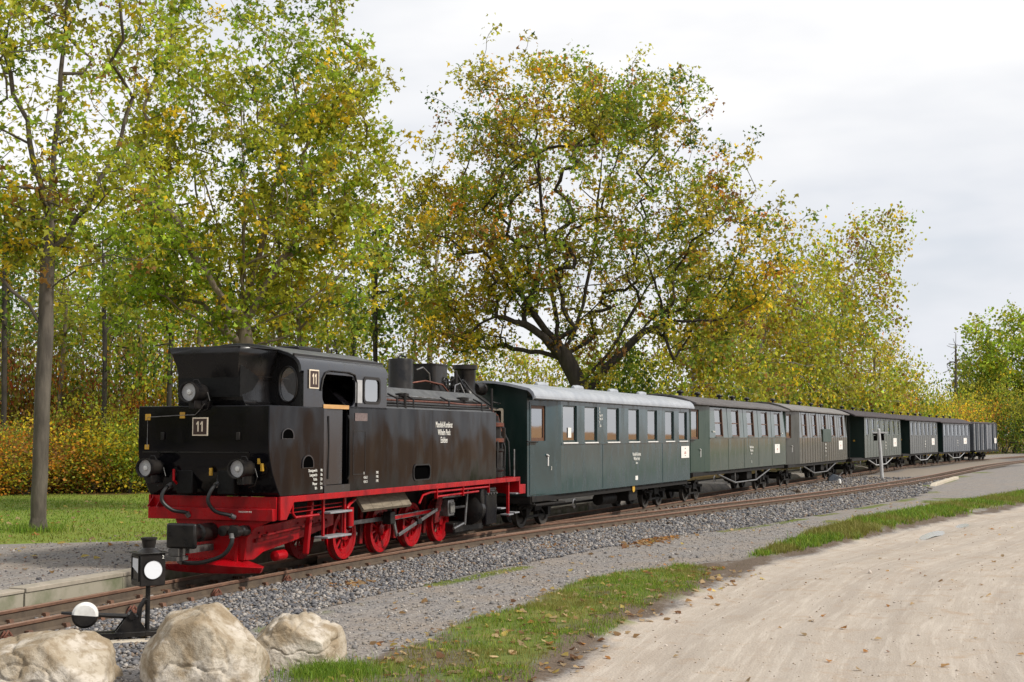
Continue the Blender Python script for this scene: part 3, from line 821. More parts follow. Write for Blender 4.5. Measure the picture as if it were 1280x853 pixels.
# cab
roof_half = [(-W, 3.0), (-W + .012, 3.08), (-W + .045, 3.15), (-W + .10, 3.205), (-.88, 3.262), (-.7, 3.315), (-.45, 3.372), (-.22, 3.405), (0, 3.415)]
outer = roof_half + [(-y, z) for y, z in roof_half[-2::-1]]
inner = [(y * .965, z - .03) for y, z in outer][::-1]
MB().prism(outer + inner, -2.64, .20, 'x').build('cab_roof', cg, LO)
top_ = [q for q in outer if q[1] > 3.2]
MB().prism([(y, z + .012) for y, z in top_] + [(y, z + .001) for y, z in top_][::-1], -2.66, .22, 'x').build('roof_sheet', MAT['loco_roof_sheen'], LO)
for s_ in (-1, 1):
    MB().bar((-2.66, s_ * .975, 3.235), (.22, s_ * .975, 3.235), .03, .045).build('gutter', ir, LO)
    holes = [rrect(-2.02, -.96, 2.50, 3.0 - .02, .15, 6), rrect(-.67, -.12, 2.58, 2.965, .085, 6)]
    sd = MB().sheet(rect(-2.57, .15, 2.47, 3.003), holes, lambda u, w_, d, s_=s_: (u, s_ * (W - d), w_), .03).build('cab_side', cg, LO)
    fr = MB()
    for h, e in ((rrect(-.70, -.09, 2.55, 2.995, .10, 6), rrect(-.655, -.135, 2.595, 2.95, .075, 6)),):
        fr.sheet(h, [e], lambda u, w_, d, s_=s_: (u, s_ * (W + .014 - d), w_), .02)
    wf = fr.build('window', ir, LO)
    MB().sheet(rrect(-.66, -.13, 2.59, 2.955, .078, 6), [], lambda u, w_, d, s_=s_: (u, s_ * (W - .008 - d), w_), .004).build('pane', MAT['glass'], wf)
    pts = [(-2.08, 2.72)] + [(-2.02 + .0, 2.9)] + [(-1.93, 3.0), (-1.80, 3.035), (-1.2, 3.035), (-1.0, 3.0), (-.93, 2.88), (-.93, 2.5)]
    MB().tube([(x, s_ * (W + .012), z) for x, z in pts], .014, 6).build('rain_strip', ir, LO)
    B(-1.99, -1.18, s_ * (W - .03) - .035, s_ * (W - .03) + .075 * s_ + (.035 if s_ < 0 else 0), 2.452, 2.515).build('window_sill', MAT['varnish'], LO, .006)
    B(-.955, -.735, s_ * (W + .002) - .006, s_ * (W + .002) + .006, 2.56, 2.93).build('sliding_shutter', MAT['galv'], LO, .003)
    # doorway
    B(-1.96, -1.15, s_ * W - .02 if s_ < 0 else s_ * W - .02, s_ * W + .02 if s_ < 0 else s_ * W + .02, 1.17, 1.285).build('door_sill', cg, LO)
    dr = B(-1.85, -1.33, min(s_ * 1.075, s_ * 1.045), max(s_ * 1.075, s_ * 1.045), 1.29, 2.45).build('door', cg, LO, .004)
    MB().tube([(-1.80, s_ * 1.09, 1.38), (-1.80, s_ * 1.10, 1.9), (-1.80, s_ * 1.09, 2.34)], .014, 6).build('handle', ir, dr)
    B(-1.96, -1.86, min(s_ * 1.098, s_ * 1.06), max(s_ * 1.098, s_ * 1.06), 1.285, 2.47).build('door_post', cg, LO)
    for x in (-1.19,):
        MB().tube([(x, s_ * 1.10, 1.36), (x, s_ * 1.13, 1.42), (x, s_ * 1.13, 2.28), (x, s_ * 1.10, 2.36)], .014, 7).build('handrail', ir, LO)
    # arched foot holes with bright rims
    for (x0, x1, z0, z1) in ((-3.17, -2.88, 2.0, 2.135), (-2.59, -2.30, 1.57, 1.74)):
        n_ = 10; cx, hw = (x0 + x1) / 2, (x1 - x0) / 2
        arch = [(x0, z0), (x1, z0)] + [(cx + hw * math.cos(a) * (1.0), z0 + (z1 - z0) * (.35 + .65 * math.sin(a))) for a in np.linspace(0, math.pi, n_)]
        big = [(cx + (x - cx) * 1.16, z0 + (z - z0) * 1.16 - .008) for x, z in arch]
        h_ = MB().sheet(big, [arch], lambda u, w_, d, s_=s_: (u, s_ * (W + .022 - d), w_), .014).build('step_hole', cg, LO)
        MB().sheet(arch, [], lambda u, w_, d, s_=s_: (u, s_ * (W + .014 - d), w_), .003).build('opening_shade', MAT['hole_shade'], h_)  # black sheet painted in as the darkness of the foot hole
# end walls of the cab
wall_poly = [(-W + .01, 2.47)] + [(y * .985, z - .02) for y, z in outer] + [(W - .01, 2.47)]
def oval(cy, cz, a, b_): return [(cy + a * math.cos(q), cz + b_ * math.copysign(abs(math.sin(q)) ** .8, math.sin(q))) for q in np.linspace(0, 2 * math.pi, 24, endpoint=False)]
for (x, nm, dx) in ((-2.57, 'cab_rear_wall', .025), (.13, 'cab_front_wall', .02)):
    ov = [oval(.84, 2.80, .15, .26), oval(-.84, 2.80, .15, .26)]
    w_o = MB().sheet(wall_poly, ov, lambda u, w_, d, x=x: (x + d, u, w_), dx).build(nm, bf, LO)
    for cy in (.84, -.84):
        r_ = MB().tube([(x - .012, p[0], p[1]) for p in oval(cy, 2.80, .155, .265)] + [(x - .012, oval(cy, 2.8, .155, .265)[0][0], oval(cy, 2.8, .155, .265)[0][1])], .014, 6, False).build('spectacle_window', ir, LO)
        MB().sheet(oval(cy, 2.80, .152, .262), [], lambda u, w_, d, x=x: (x + .01 + d, u, w_), .004).build('pane', MAT['glass'], r_)
B(-1.9, .1, -1.04, 1.04, 1.18, 1.27).build('cab_floor', MAT['coal'], LO)
B(-.55, .12, -.75, .75, 1.28, 2.95).build('backhead', MAT['coal'], LO, .1)
B(-1.955, -1.93, -1.04, 1.04, 1.28, 2.46).build('cab_bulkhead', MAT['coal'], LO)
bh = MB()
for (y, z) in ((-.4, 2.5), (-.1, 2.65), (.25, 2.5), (-.55, 2.7)): bh.lathe([(.0, -.65), (.07, -.65), (.07, -.60), (.0, -.58)], (0, y, z), 'x', 10)
bh.tube([(-.6, -.5, 2.3), (-.75, -.55, 2.45), (-.8, -.55, 2.75)], .02, 6)
bh.build('gauge_cluster', st, LO)
B(-1.35, -.6, -.28, .28, 3.40, 3.47).build('roof_hatch', ir, LO, .02)
MB().tube([(-.4, -.35, 3.37), (-.4, -.35, 3.46), (-.25, -.35, 3.47), (-.2, -.35, 3.38)], .016, 6).build('whistle_pipe', ir, LO)

# side tanks with sloping tops
for s_ in (-1, 1):
    poly = [(s_ * (W - .035), 1.17), (s_ * (W - .035), 2.49), (s_ * .60, 2.885), (s_ * .45, 2.885), (s_ * .45, 1.17)]
    tk = MB().prism(poly if s_ > 0 else poly[::-1], -1.14, 5.075, 'x').build('side_tank', bk, LO, .015)
    MB().add([(-1.0 + 1.15, s_ * 1.06, 2.502), (5.07, s_ * 1.06, 2.502), (5.07, s_ * .60, 2.893), (.15, s_ * .60, 2.893)], [(0, 1, 2, 3)]).build('tank_top_sheen', MAT['loco_roof_sheen'], tk)  # lighter sheet laid on to paint the sheen of the sky
    hole = rrect(1.22, 1.88, 1.275, 1.515, .085, 6)
    for (xa, xb, hs) in ((-1.15, 2.005, [hole]), (2.013, 5.08, [])):
        MB().sheet(rect(xa, xb, 1.17, 2.50), hs, lambda u, w_, d, s_=s_: (u, s_ * (W - d), w_), .034).build('tank_plate', bk, tk)
    MB().sheet(rrect(1.19, 1.91, 1.25, 1.54, .10, 6), [hole], lambda u, w_, d, s_=s_: (u, s_ * (W + .012 - d), w_), .011).build('hand_hole_rim', ir, tk)
    MB().sheet(hole, [], lambda u, w_, d, s_=s_: (u, s_ * (W - .032 - d), w_), .002).build('hand_hole_shade', MAT['hole_shade'], tk)  # black sheet standing for the shade behind the hand hole
    MB().sheet(rect(-1.02, -.60, 1.42, 2.12), [rect(-1.008, -.612, 1.432, 2.108)], lambda u, w_, d, s_=s_: (u, s_ * (W + .004 - d), w_), .003).build('inspection_panel', ir, tk)
    B(-.97, -.55, min(s_ * 1.101, s_ * 1.108), max(s_ * 1.101, s_ * 1.108), 2.275, 2.40).build('maker_plate', worn('plate_' + str(s_), (.20, .15, .14), (.10, .07, .07), 40, (.4, .5), 0), tk)
    for x in (1.3, 4.0): MB().lathe([(.13, 0), (.13, .05), (.0, .07)], (x, s_ * .82, 2.73), 'z', 16).build('filler_cap', ir, tk)

# boiler and what stands on it
boil = MB().lathe([(.585, .15), (.585, 4.9)], (0, 0, 2.35), 'x', 40).build('boiler', bk, LO)
for x in (.9, 2.2, 3.5): MB().lathe([(.590, x), (.597, x + .01), (.597, x + .06), (.590, x + .07)], (0, 0, 2.35), 'x', 40).build('boiler_band', ir, boil)
MB().lathe([(.62, 4.9), (.62, 6.28), (.55, 6.33), (.3, 6.38), (0, 6.40)], (0, 0, 2.33), 'x', 40).build('smokebox', ir, LO)
dm = MB().lathe([(.26, 2.78), (.235, 2.86), (.235, 3.46), (.225, 3.50), (.0, 3.525)], (2.92, 0, 0), 'z', 28).build('steam_dome', ir, LO)
B(2.90, 3.165, -.012, .012, 2.9, 3.52).build('seam_strip', ir, dm)
MB().tube([(2.72, -.05, 3.51), (2.78, -.06, 3.56), (3.05, -.05, 3.545)], .02, 6).build('lid_handle', ir, dm)
sb = MB().prism(rrect(3.93, 4.60, -.25, .25, .07, 4), 2.80, 3.44, 'z').build('sand_box', ir, LO)
MB().prism(rrect(3.91, 4.62, -.27, .27, .08, 4), 3.44, 3.465, 'z').build('lid', ir, sb)
wh = MB(); wh.lathe([(.085, -.012), (.1, 0), (.085, .012)], (4.42, -.27, 3.12), 'y', 16, cap=False); wh.bar((4.33, -.27, 3.12), (4.51, -.27, 3.12), .015, .015); wh.bar((4.42, -.27, 3.03), (4.42, -.27, 3.21), .015, .015, (1, 0, 0))
wh.build('hand_wheel', ir, sb)
ch = MB().lathe([(.30, 2.86), (.235, 2.95), (.215, 3.03), (.225, 3.42), (.235, 3.44), (.265, 3.45), (.265, 3.54), (.20, 3.54), (.19, 3.0)], (6.05, 0, 0), 'z', 32).build('chimney', ir, LO)
hl = MB().lathe([(.0, 6.52), (.11, 6.54), (.13, 6.62), (.13, 6.90), (.14, 6.91), (.14, 6.95), (.10, 6.95)], (0, -.02, 3.06), 'x', 24).build('head_lamp', ir, LO)
MB().lathe([(.0, 6.935), (.125, 6.935)], (0, -.02, 3.06), 'x', 20).build('lens', MAT['lens'], hl)
B(6.25, 6.6, -.06, .06, 2.85, 2.95).build('lamp_bracket', ir, hl)
vl = MB()
for (x, y, r, z0, z1) in ((5.15, -.10, .06, 2.88, 3.25), (5.32, .10, .06, 2.88, 3.22), (5.28, -.28, .075, 2.80, 3.18), (5.05, -.22, .05, 2.8, 3.36)):
    vl.lathe([(r, z0), (r, z0 + .12), (r * 1.5, z0 + .13), (r * 1.5, z0 + .18), (r * .8, z0 + .2), (r * .7, z1), (0, z1 + .02)], (x, y, 0), 'z', 12)
vl.tube([(4.9, -.1, 3.1), (5.0, -.2, 3.2), (5.1, -.22, 3.3), (5.2, -.3, 3.1), (5.2, -.5, 2.85)], .022, 7)
vl.build('safety_valves', ir, LO)
def pipe(name, pts, r, m, par=LO): return MB().tube(pts, r, 8).build(name, m, par)
for z, y, x0, x1, m in ((2.735, -.80, .16, 4.55, st), (2.655, -.90, .16, 5.0, MAT['copper']), (2.605, -.97, .16, 5.02, ir), (2.555, -1.02, .16, 5.0, ir), (2.70, -.86, 1.0, 4.9, ir)):
    pp = pipe('pipe', [(x0, y, z)] + [(x0 + (x1 - x0) * q, y + rng.normal(0, .008), z + rng.normal(0, .006)) for q in (.2, .4, .6, .8)] + [(x1, y, z)], .020 if m is not st else .018, m)
for x in (.7, 1.35, 2.9, 4.5):
    pipe('pipe_bracket', [(x, -1.03, 2.52), (x, -1.02, 2.68), (x, -.84, 2.76)], .018, ir)
pipe('handrail_post', [(1.0, -1.03, 2.5), (1.0, -1.03, 2.78)], .028, ir)
pipe('handrail_post', [(5.02, -1.03, 2.5), (5.02, -1.03, 2.99)], .026, ir)
pipe('handrail', [(5.02, -1.03, 2.72), (5.6, -.98, 2.70), (6.2, -.70, 2.70)], .014, ir)
pipe('handrail', [(5.02, -1.03, 2.60), (5.7, -.9, 2.60), (6.1, -.7, 2.60)], .012, ir)
pipe('pipe', [(3.2, -.1, 3.05), (3.5, -.25, 3.1), (4.2, -.30, 3.05), (4.5, -.35, 2.85)], .018, MAT['copper'])
pipe('pipe', [(3.2, -.2, 3.3), (3.45, -.22, 3.36), (3.75, -.22, 3.25), (3.8, -.22, 3.05)], .016, st)
pipe('pipe', [(4.55, -.40, 2.80), (4.6, -.40, 3.05), (4.85, -.4, 3.1), (4.95, -.5, 2.8)], .016, st)
pipe('pipe', [(5.2, -.35, 3.15), (5.25, -.45, 3.0), (5.3, -.55, 2.88), (5.3, -.9, 2.65)], .018, ir)
# air pump on the smokebox side
pu = MB().lathe([(.0, 1.17), (.16, 1.18), (.16, 1.3), (.185, 1.32), (.185, 1.36), (.155, 1.38), (.155, 1.70), (.185, 1.72), (.185, 1.76), (.10, 1.78), (.10, 1.9), (.17, 1.92), (.17, 1.96), (.13, 1.98), (.13, 2.22), (.17, 2.24), (.17, 2.29), (.08, 2.34), (.08, 2.45)], (5.62, -.86, 0), 'z', 20).build('air_pump', ir, LO)
MB().lathe([(0, 1.17), (.15, 1.18), (.15, 2.2), (.10, 2.27), (0, 2.28)], (5.98, -.80, 0), 'z', 18).build('preheater', bk, LO)
B(5.1, 6.3, -.62, .62, 1.17, 1.9).build('smokebox_saddle', bk, LO, .04)
for k_ in range(5): MB().tube([(5.3 + .2 * k_, -1.0 + .05 * (k_ % 2), 1.2), (5.28 + .2 * k_, -.98, 1.8 + .1 * (k_ % 3)), (5.35 + .17 * k_, -.7, 2.2 + .08 * k_)], .022, 7).build('steam_pipe', ir, LO)
for z in (1.94, 2.26): MB().lathe([(.172, z - .045), (.19, z - .035), (.19, z + .035), (.172, z + .045)], (5.62, -.86, 0), 'z', 20).build('flange', MAT['copper'], pu)
pm_ = MB()
for k in range(7):
    a = [(5.45 + .06 * k + rng.normal(0, .02), -.9 + rng.normal(0, .06), 2.25 + rng.normal(0, .05)), (5.5 + .05 * k, -.85 + rng.normal(0, .08), 2.45), (5.55 + rng.normal(0, .1), -.75, 2.62)]
    pm_.tube(a, .014, 6)
pm_.build('pump_pipework', MAT['copper'], pu)
pipe('rail_rod', [(6.32, -1.02, 1.17), (6.32, -1.02, 1.75)], .018, st)

# number plates and lettering
def number_plate(parent, loc, rot, size):
    e = B(-size / 2, size / 2, -size / 2, size / 2, -.006, .006).build('number_plate', MAT['plate_rim'], parent, .002)
    e.location = loc; e.rotation_euler = rot
    q = size * .43
    B(-q, q, -q, q, .0065, .009).build('plate_field', MAT['plate_brown'], e)
    for cx in (-.13, .13):
        g = MB(); k_ = size
        pts = [(-.02, -.27), (.055, -.27), (.055, .29), (-.01, .29), (-.10, .17), (-.10, .09), (-.02, .15)]
        g.prism([((cx + a * 1.0) * k_, b_ * k_) for a, b_ in pts], .0095, .0125, 'z')
        g.build('numeral', MAT['plate_rim'], e)
number_plate(LO, (-3.531, .03, 2.17), FRONT_ROT, .262)
number_plate(LO, (-2.295, -W - .014, 2.885), SIDE_ROT, .285)
def letters(body, size, x, z, xs=.6, al='CENTER', y=-W - .004): return text(body, size, MAT['letter'], LO, (x, y, z), SIDE_ROT, al, 'lettering', xs)
letters('Mansfeld-Kombinat', .155, 2.50, 2.235, .62)
letters('Wilhelm Pieck', .155, 2.50, 2.095, .62)
letters('Eisleben', .155, 2.50, 1.955, .62)
for k, (a, c_) in enumerate((('Dienstgewicht', '44t'), ('Leergewicht', '36t'), ('Kohle', '1,8t'), ('Wasser', '5 m'), ('Brh', '28t'))):
    letters(a, .062, -2.17, 1.52 - .066 * k, .72, 'RIGHT', -W - .014); letters(c_, .062, -2.01, 1.52 - .066 * k, .72, 'RIGHT', -W - .014)
for k, (a, c_) in enumerate((('R', '1992'), ('4.5k 2.1', '1992'), ('4.5k 2.1', '1992'))):
    letters(a, .06, -.66, 1.435 - .068 * k, .75, 'LEFT'); letters(c_, .06, -.14, 1.435 - .068 * k, .75, 'RIGHT')

# running plate, buffer beams, frames
for s_ in (-1, 1):
    y0, y1 = sorted((s_ * .86, s_ * 1.125))
    B(-3.2, 6.41, y0, y1, 1.078, 1.168).build('running_plate', rd, LO, .006)
    a, c_ = sorted((s_ * 1.128, s_ * 1.09))
    MB().prism([(-3.22, 1.172), (-3.22, .84), (-3.05, .84), (-2.85, 1.075), (-2.85, 1.172)], a, c_).build('gusset', rd, LO, .004)
    fp = [(-3.215, .83), (-3.215, .26), (-3.0, .25), (-2.75, .34), (-2.2, .40), (-1.2, .52), (-.65, .60), (-.65, .78), (-1.6, .80), (-2.3, .74), (-2.9, .72), (-3.05, .83)]
    MB().prism(fp, *sorted((s_ * .52, s_ * .56))).build('frame_extension', rd, LO, .006)
    for k in range(11): MB().lathe([(0, 0), (.016, 0), (.016, .018), (0, .022)] if s_ > 0 else [(0, -.022), (.016, -.018), (.016, 0), (0, 0)], (-3.1 + k * .22, s_ * .56, .64 - .012 * k if k < 6 else .70), 'y', 8).build('bolt', MAT['red_dirty'], LO)
    MB().bar((-3.0, s_ * .575, .52), (-.9, s_ * .575, .66), .03, .05).build('frame_stiffener', MAT['red_dirty'], LO)
    MB().prism([(-.65, .40), (5.6, .40), (5.6, 1.075), (-.65, 1.075)], *sorted((s_ * .27, s_ * .30))).build('main_frame', MAT['under'], LO)  # coloured black to paint the shade seen between the spokes
B(-3.335, -3.245, -1.07, 1.05, .83, 1.002).build('buffer_beam', rd, LO, .008)
B(-3.245, -3.205, -1.07, 1.05, .84, 1.168).build('beam_plate', rd, LO, .004)
for y in (1.02, .86): MB().prism([(-3.246, 1.16), (-3.246, 1.004), (-3.40, 1.004)], y - .006, y + .006).build('beam_rib', rd, LO)
MB().prism([(-1.0, .829), (-.72, .72), (-.60, .58), (-.56, .26), (.50, .26), (.52, .60), (.62, .829)], -3.262, -3.222, 'x').build('apron', rd, LO, .006)
pl = MB()
lowp = [(-3.28, .88, .17), (-3.52, .50, .20), (-3.60, 0, .24), (-3.52, -.50, .20), (-3.28, -.88, .17)]
bot = [(-3.22, .80, .085), (-3.42, .46, .085), (-3.5, 0, .085), (-3.42, -.46, .085), (-3.22, -.80, .085)]
bk_ = [(-3.1, .80, .17), (-3.15, .46, .28), (-3.15, 0, .30), (-3.15, -.46, .28), (-3.1, -.80, .17)]
v = bot + lowp + bk_ + [(-3.1, .76, .085), (-3.1, .46, .085), (-3.1, 0, .085), (-3.1, -.46, .085), (-3.1, -.76, .085)]
f = []
for r_ in range(4):
    for i in range(4):
        a, c_ = (r_ % 4) * 5 + i, ((r_ + 1) % 4) * 5 + i
        f.append((a, a + 1, c_ + 1, c_))
f += [(0, 5, 10, 15), (4, 19, 14, 9)]
pl.add(v, f).build('rail_guard', rd, LO, .006)
for y in (-.45, .45): MB().bar((-3.22, y, .84), (-3.3, y, .22), .05, .03).build('guard_hanger', rd, LO)
# centre buffer and coupling
cb = B(-3.99, -3.91, -.23, .25, .47, .82).build('centre_buffer', ir, LO, .03)
MB().lathe([(.10, -3.92), (.10, -3.6), (.13, -3.58), (.13, -3.25)], (0, 0, .66), 'x', 16).build('buffer_shank', ir, cb)
cp = MB(); cp.bar((-3.26, .0, .44), (-3.85, .0, .44), .10, .09); cp.bar((-3.85, .1, .42), (-4.02, .1, .42), .16, .10); cp.box(-4.05, -3.78, .02, .30, .30, .36); cp.tube([(-3.9, .14, .5), (-3.97, .14, .42), (-3.93, .14, .30), (-3.8, .14, .33)], .02, 7)
cp.build('coupling_hook', worn('grey_iron', (.10, .095, .09), (.05, .045, .04), 8, (.5, .7), .2, 30), LO)
for (y, z, r) in ((-.42, .70, .075), (-.60, .69, .085), (.02, .71, .08)):
    pt = MB(); pt.lathe([(0, -3.62), (r, -3.61), (r, -3.50), (r * .7, -3.48), (r * .7, -3.42), (r * .9, -3.40), (r * .9, -3.26)], (0, y, z), 'x', 14).build('brake_valve', ir, LO)
def hose(pts, r, name='brake_hose'):
    P = [Vector(p) for p in pts]; out = []
    for i in range(len(P) - 1):
        p0, p1, p2, p3 = P[max(i - 1, 0)], P[i], P[i + 1], P[min(i + 2, len(P) - 1)]
        for k in range(6):
            q = k / 6
            out.append(0.5 * ((2 * p1) + (-p0 + p2) * q + (2 * p0 - 5 * p1 + 4 * p2 - p3) * q * q + (-p0 + 3 * p1 - 3 * p2 + p3) * q ** 3))
    out.append(P[-1])
    h_ = MB().tube(out, r, 10).build(name, MAT['rubber'], LO)
    for e, q in ((out[0], out[1]), (out[-1], out[-2])):
        d_ = (Vector(q) - Vector(e)).normalized()
        MB().tube([Vector(e) - d_ * .01, Vector(e) + d_ * .06], r * 1.35, 10).build('hose_clip', st, h_)
hose([(-3.42, .60, 1.33), (-3.55, .62, 1.25), (-3.58, .62, 1.10), (-3.50, .50, .97), (-3.38, .36, .93), (-3.34, .33, .88)], .028)
hose([(-3.42, -.21, 1.36), (-3.55, -.20, 1.28), (-3.60, -.17, 1.12), (-3.52, -.24, .97), (-3.40, -.40, .91), (-3.34, -.44, .88)], .028)
hose([(-3.60, -.58, .66), (-3.62, -.58, .52), (-3.64, -.45, .36), (-3.68, -.15, .26), (-3.72, .12, .25), (-3.74, .2, .28)], .030)
MB().tube([(-3.40, .48, 1.33), (-3.50, .49, 1.40), (-3.50, .49, 1.56)], .02, 7).build('brake_cock', rd, LO)
MB().tube([(-3.42, -.21, 1.30), (-3.42, -.21, 1.40), (-3.38, -.21, 1.5)], .025, 7).build('brake_cock', ir, LO)
text('FREIGEGEBEN 1992', .032, MAT['letter'], LO, (-3.338, -.62, .955), FRONT_ROT, 'CENTER', 'lettering', .8)
# lamps
def lamp(y, z, r, par=LO):
    l = MB().lathe([(.0, -3.46), (r * .8, -3.47), (r * .86, -3.55), (r * .86, -3.74), (r, -3.75), (r * 1.03, -3.83), (r * .93, -3.83), (r * .9, -3.76)], (0, y, z), 'x', 28).build('lamp', ir, LO)
    MB().lathe([(.0, -3.735), (r * .55, -3.745), (r * .88, -3.775)], (0, y, z), 'x', 24).build('reflector', MAT['galv'], l)
    MB().lathe([(.0, -3.80), (r * .25, -3.795), (r * .38, -3.77)], (0, y, z), 'x', 16).build('bulb', MAT['lens'], l)
    MB().tube([(-3.62, y + r * .5, z + r * .8), (-3.62, y + .03, z + r * 1.25), (-3.62, y - .03, z + r * 1.25), (-3.62, y - r * .5, z + r * .8)], .008, 6).build('lamp_handle', ir, l)
    B(-3.72, -3.42, y - .05, y + .05, z - r - .09, z - r * .75).build('lamp_bracket', ir, l, .008)
    MB().tube([(-3.55, y - r, z), (-3.58, y - r - .06, z - .12), (-3.55, y - r, z - r - .1), (-3.52, y - .02, z - r - .13)], .008, 6).build('lamp_cable', ir, l)
lamp(.05, 2.66, .145); lamp(.77, 1.58, .135); lamp(-.77, 1.58, .135)
B(-3.55, -3.28, -.02, .12, 2.475, 2.53).build('lamp_shelf', ir, LO, .006)
for (y, z) in ((.94, 2.31), (.34, 2.335)): B(-3.532, -3.521, y - .045, y + .045, z - .045, z + .045).build('cable_cleat', MAT['brass'], LO, .003)
B(-3.532, -3.521, .91, .985, 1.84, 1.91).build('cable_cleat', MAT['brass'], LO, .003)
MB().tube([(-3.53, .94, 1.88), (-3.53, .94, 2.31), (-3.53, .36, 2.335), (-3.53, .12, 2.34), (-3.56, .03, 2.40), (-3.56, -.06, 2.5)], .006, 5).build('cable', st, LO)
for y in (.67, -.61): B(-3.545, -3.521, y - .03, y + .03, 1.98, 2.09).build('lamp_iron', ir, LO, .006)
for (y, z) in ((-.13, 1.53), (-.93, 1.70), (-.98, 1.60)): B(-3.50, -3.46, y - .022, y + .022, z - .06, z + .05).build('cable_cleat', MAT['brass'], LO, .006)
for y in (.35, -.35): B(-3.44, -3.30, y - .14, y + .14, 1.2, 1.55).build('tool_box', MAT['coal'], LO, .02)

# wheels
WR = .40
def make_wheel(x, s_):
    y0 = s_ * .355
    b = MB(); d = lambda q: y0 + s_ * q
    # rim + tyre profile round the axle
    b.lathe([(WR - .105, d(.02)), (WR - .105, d(.10)), (WR - .06, d(.10)), (WR - .055, d(.112)), (WR, d(.112)), (WR + .004, d(.02)), (WR + .028, d(.012)), (WR + .026, d(-.012)), (WR - .10, d(-.005)), (WR - .105, d(.02))], (x, 0, WR), 'y', 44, cap=False)
    b.lathe([(.0, d(-.01)), (.095, d(-.01)), (.095, d(.13)), (.07, d(.14)), (0, d(.14))], (x, 0, WR), 'y', 24)
    w = b.build('wheel', rd, LO)
    sp = MB()
    for k in range(10):
        a = 2 * math.pi * k / 10 + .2
        sp.tube([(x + .08 * math.cos(a), d(.06), WR + .08 * math.sin(a)), (x + (WR - .1) * math.cos(a), d(.06), WR + (WR - .1) * math.sin(a))], [.026, .020], 8, False)
    sp.lathe([(.0, d(.02)), (.07, d(.02)), (.07, d(.13)), (0, d(.13))], (x + .0, 0, WR + .19), 'y', 16)
    sp.build('spokes', rd, w)
    n_ = 14
    arc = [(x + (WR - .10) * math.cos(a), WR + (WR - .10) * math.sin(a)) for a in np.linspace(rad(-115), rad(-5), n_)] + [(x + (WR - .19) * math.cos(a), WR + (WR - .19) * math.sin(a)) for a in np.linspace(rad(-25), rad(-95), n_)]
    MB().prism(arc, *sorted((d(.03), d(.105)))).build('counterweight', rd, w)
    return w
WX = (-.10, 1.22, 2.50, 3.75)
for x in WX:
    for s_ in (-1, 1): make_wheel(x, s_)
    MB().tube([(x, -.4, WR), (x, .4, WR)], .06, 12).build('axle', ir, LO)
    MB().prism([(x - .19, .35), (x + .19, .35), (x + .15, .75), (x - .15, .75)], -.325, -.305).build('axle_guide', MAT['under'], LO)
for i in range(3):
    xm = (WX[i] + WX[i + 1]) / 2
    MB().bar((xm, -.40, .20), (xm + .03, -.40, .98), .05, .10, (1, 0, 0)).build('brake_hanger', MAT['red_dirty'], LO)
B(xm - 5.2, 5.55, -.26, .26, .45, 1.0).build('dark_backing', MAT['coal'], LO)  # black backing put in as the shade behind the wheels
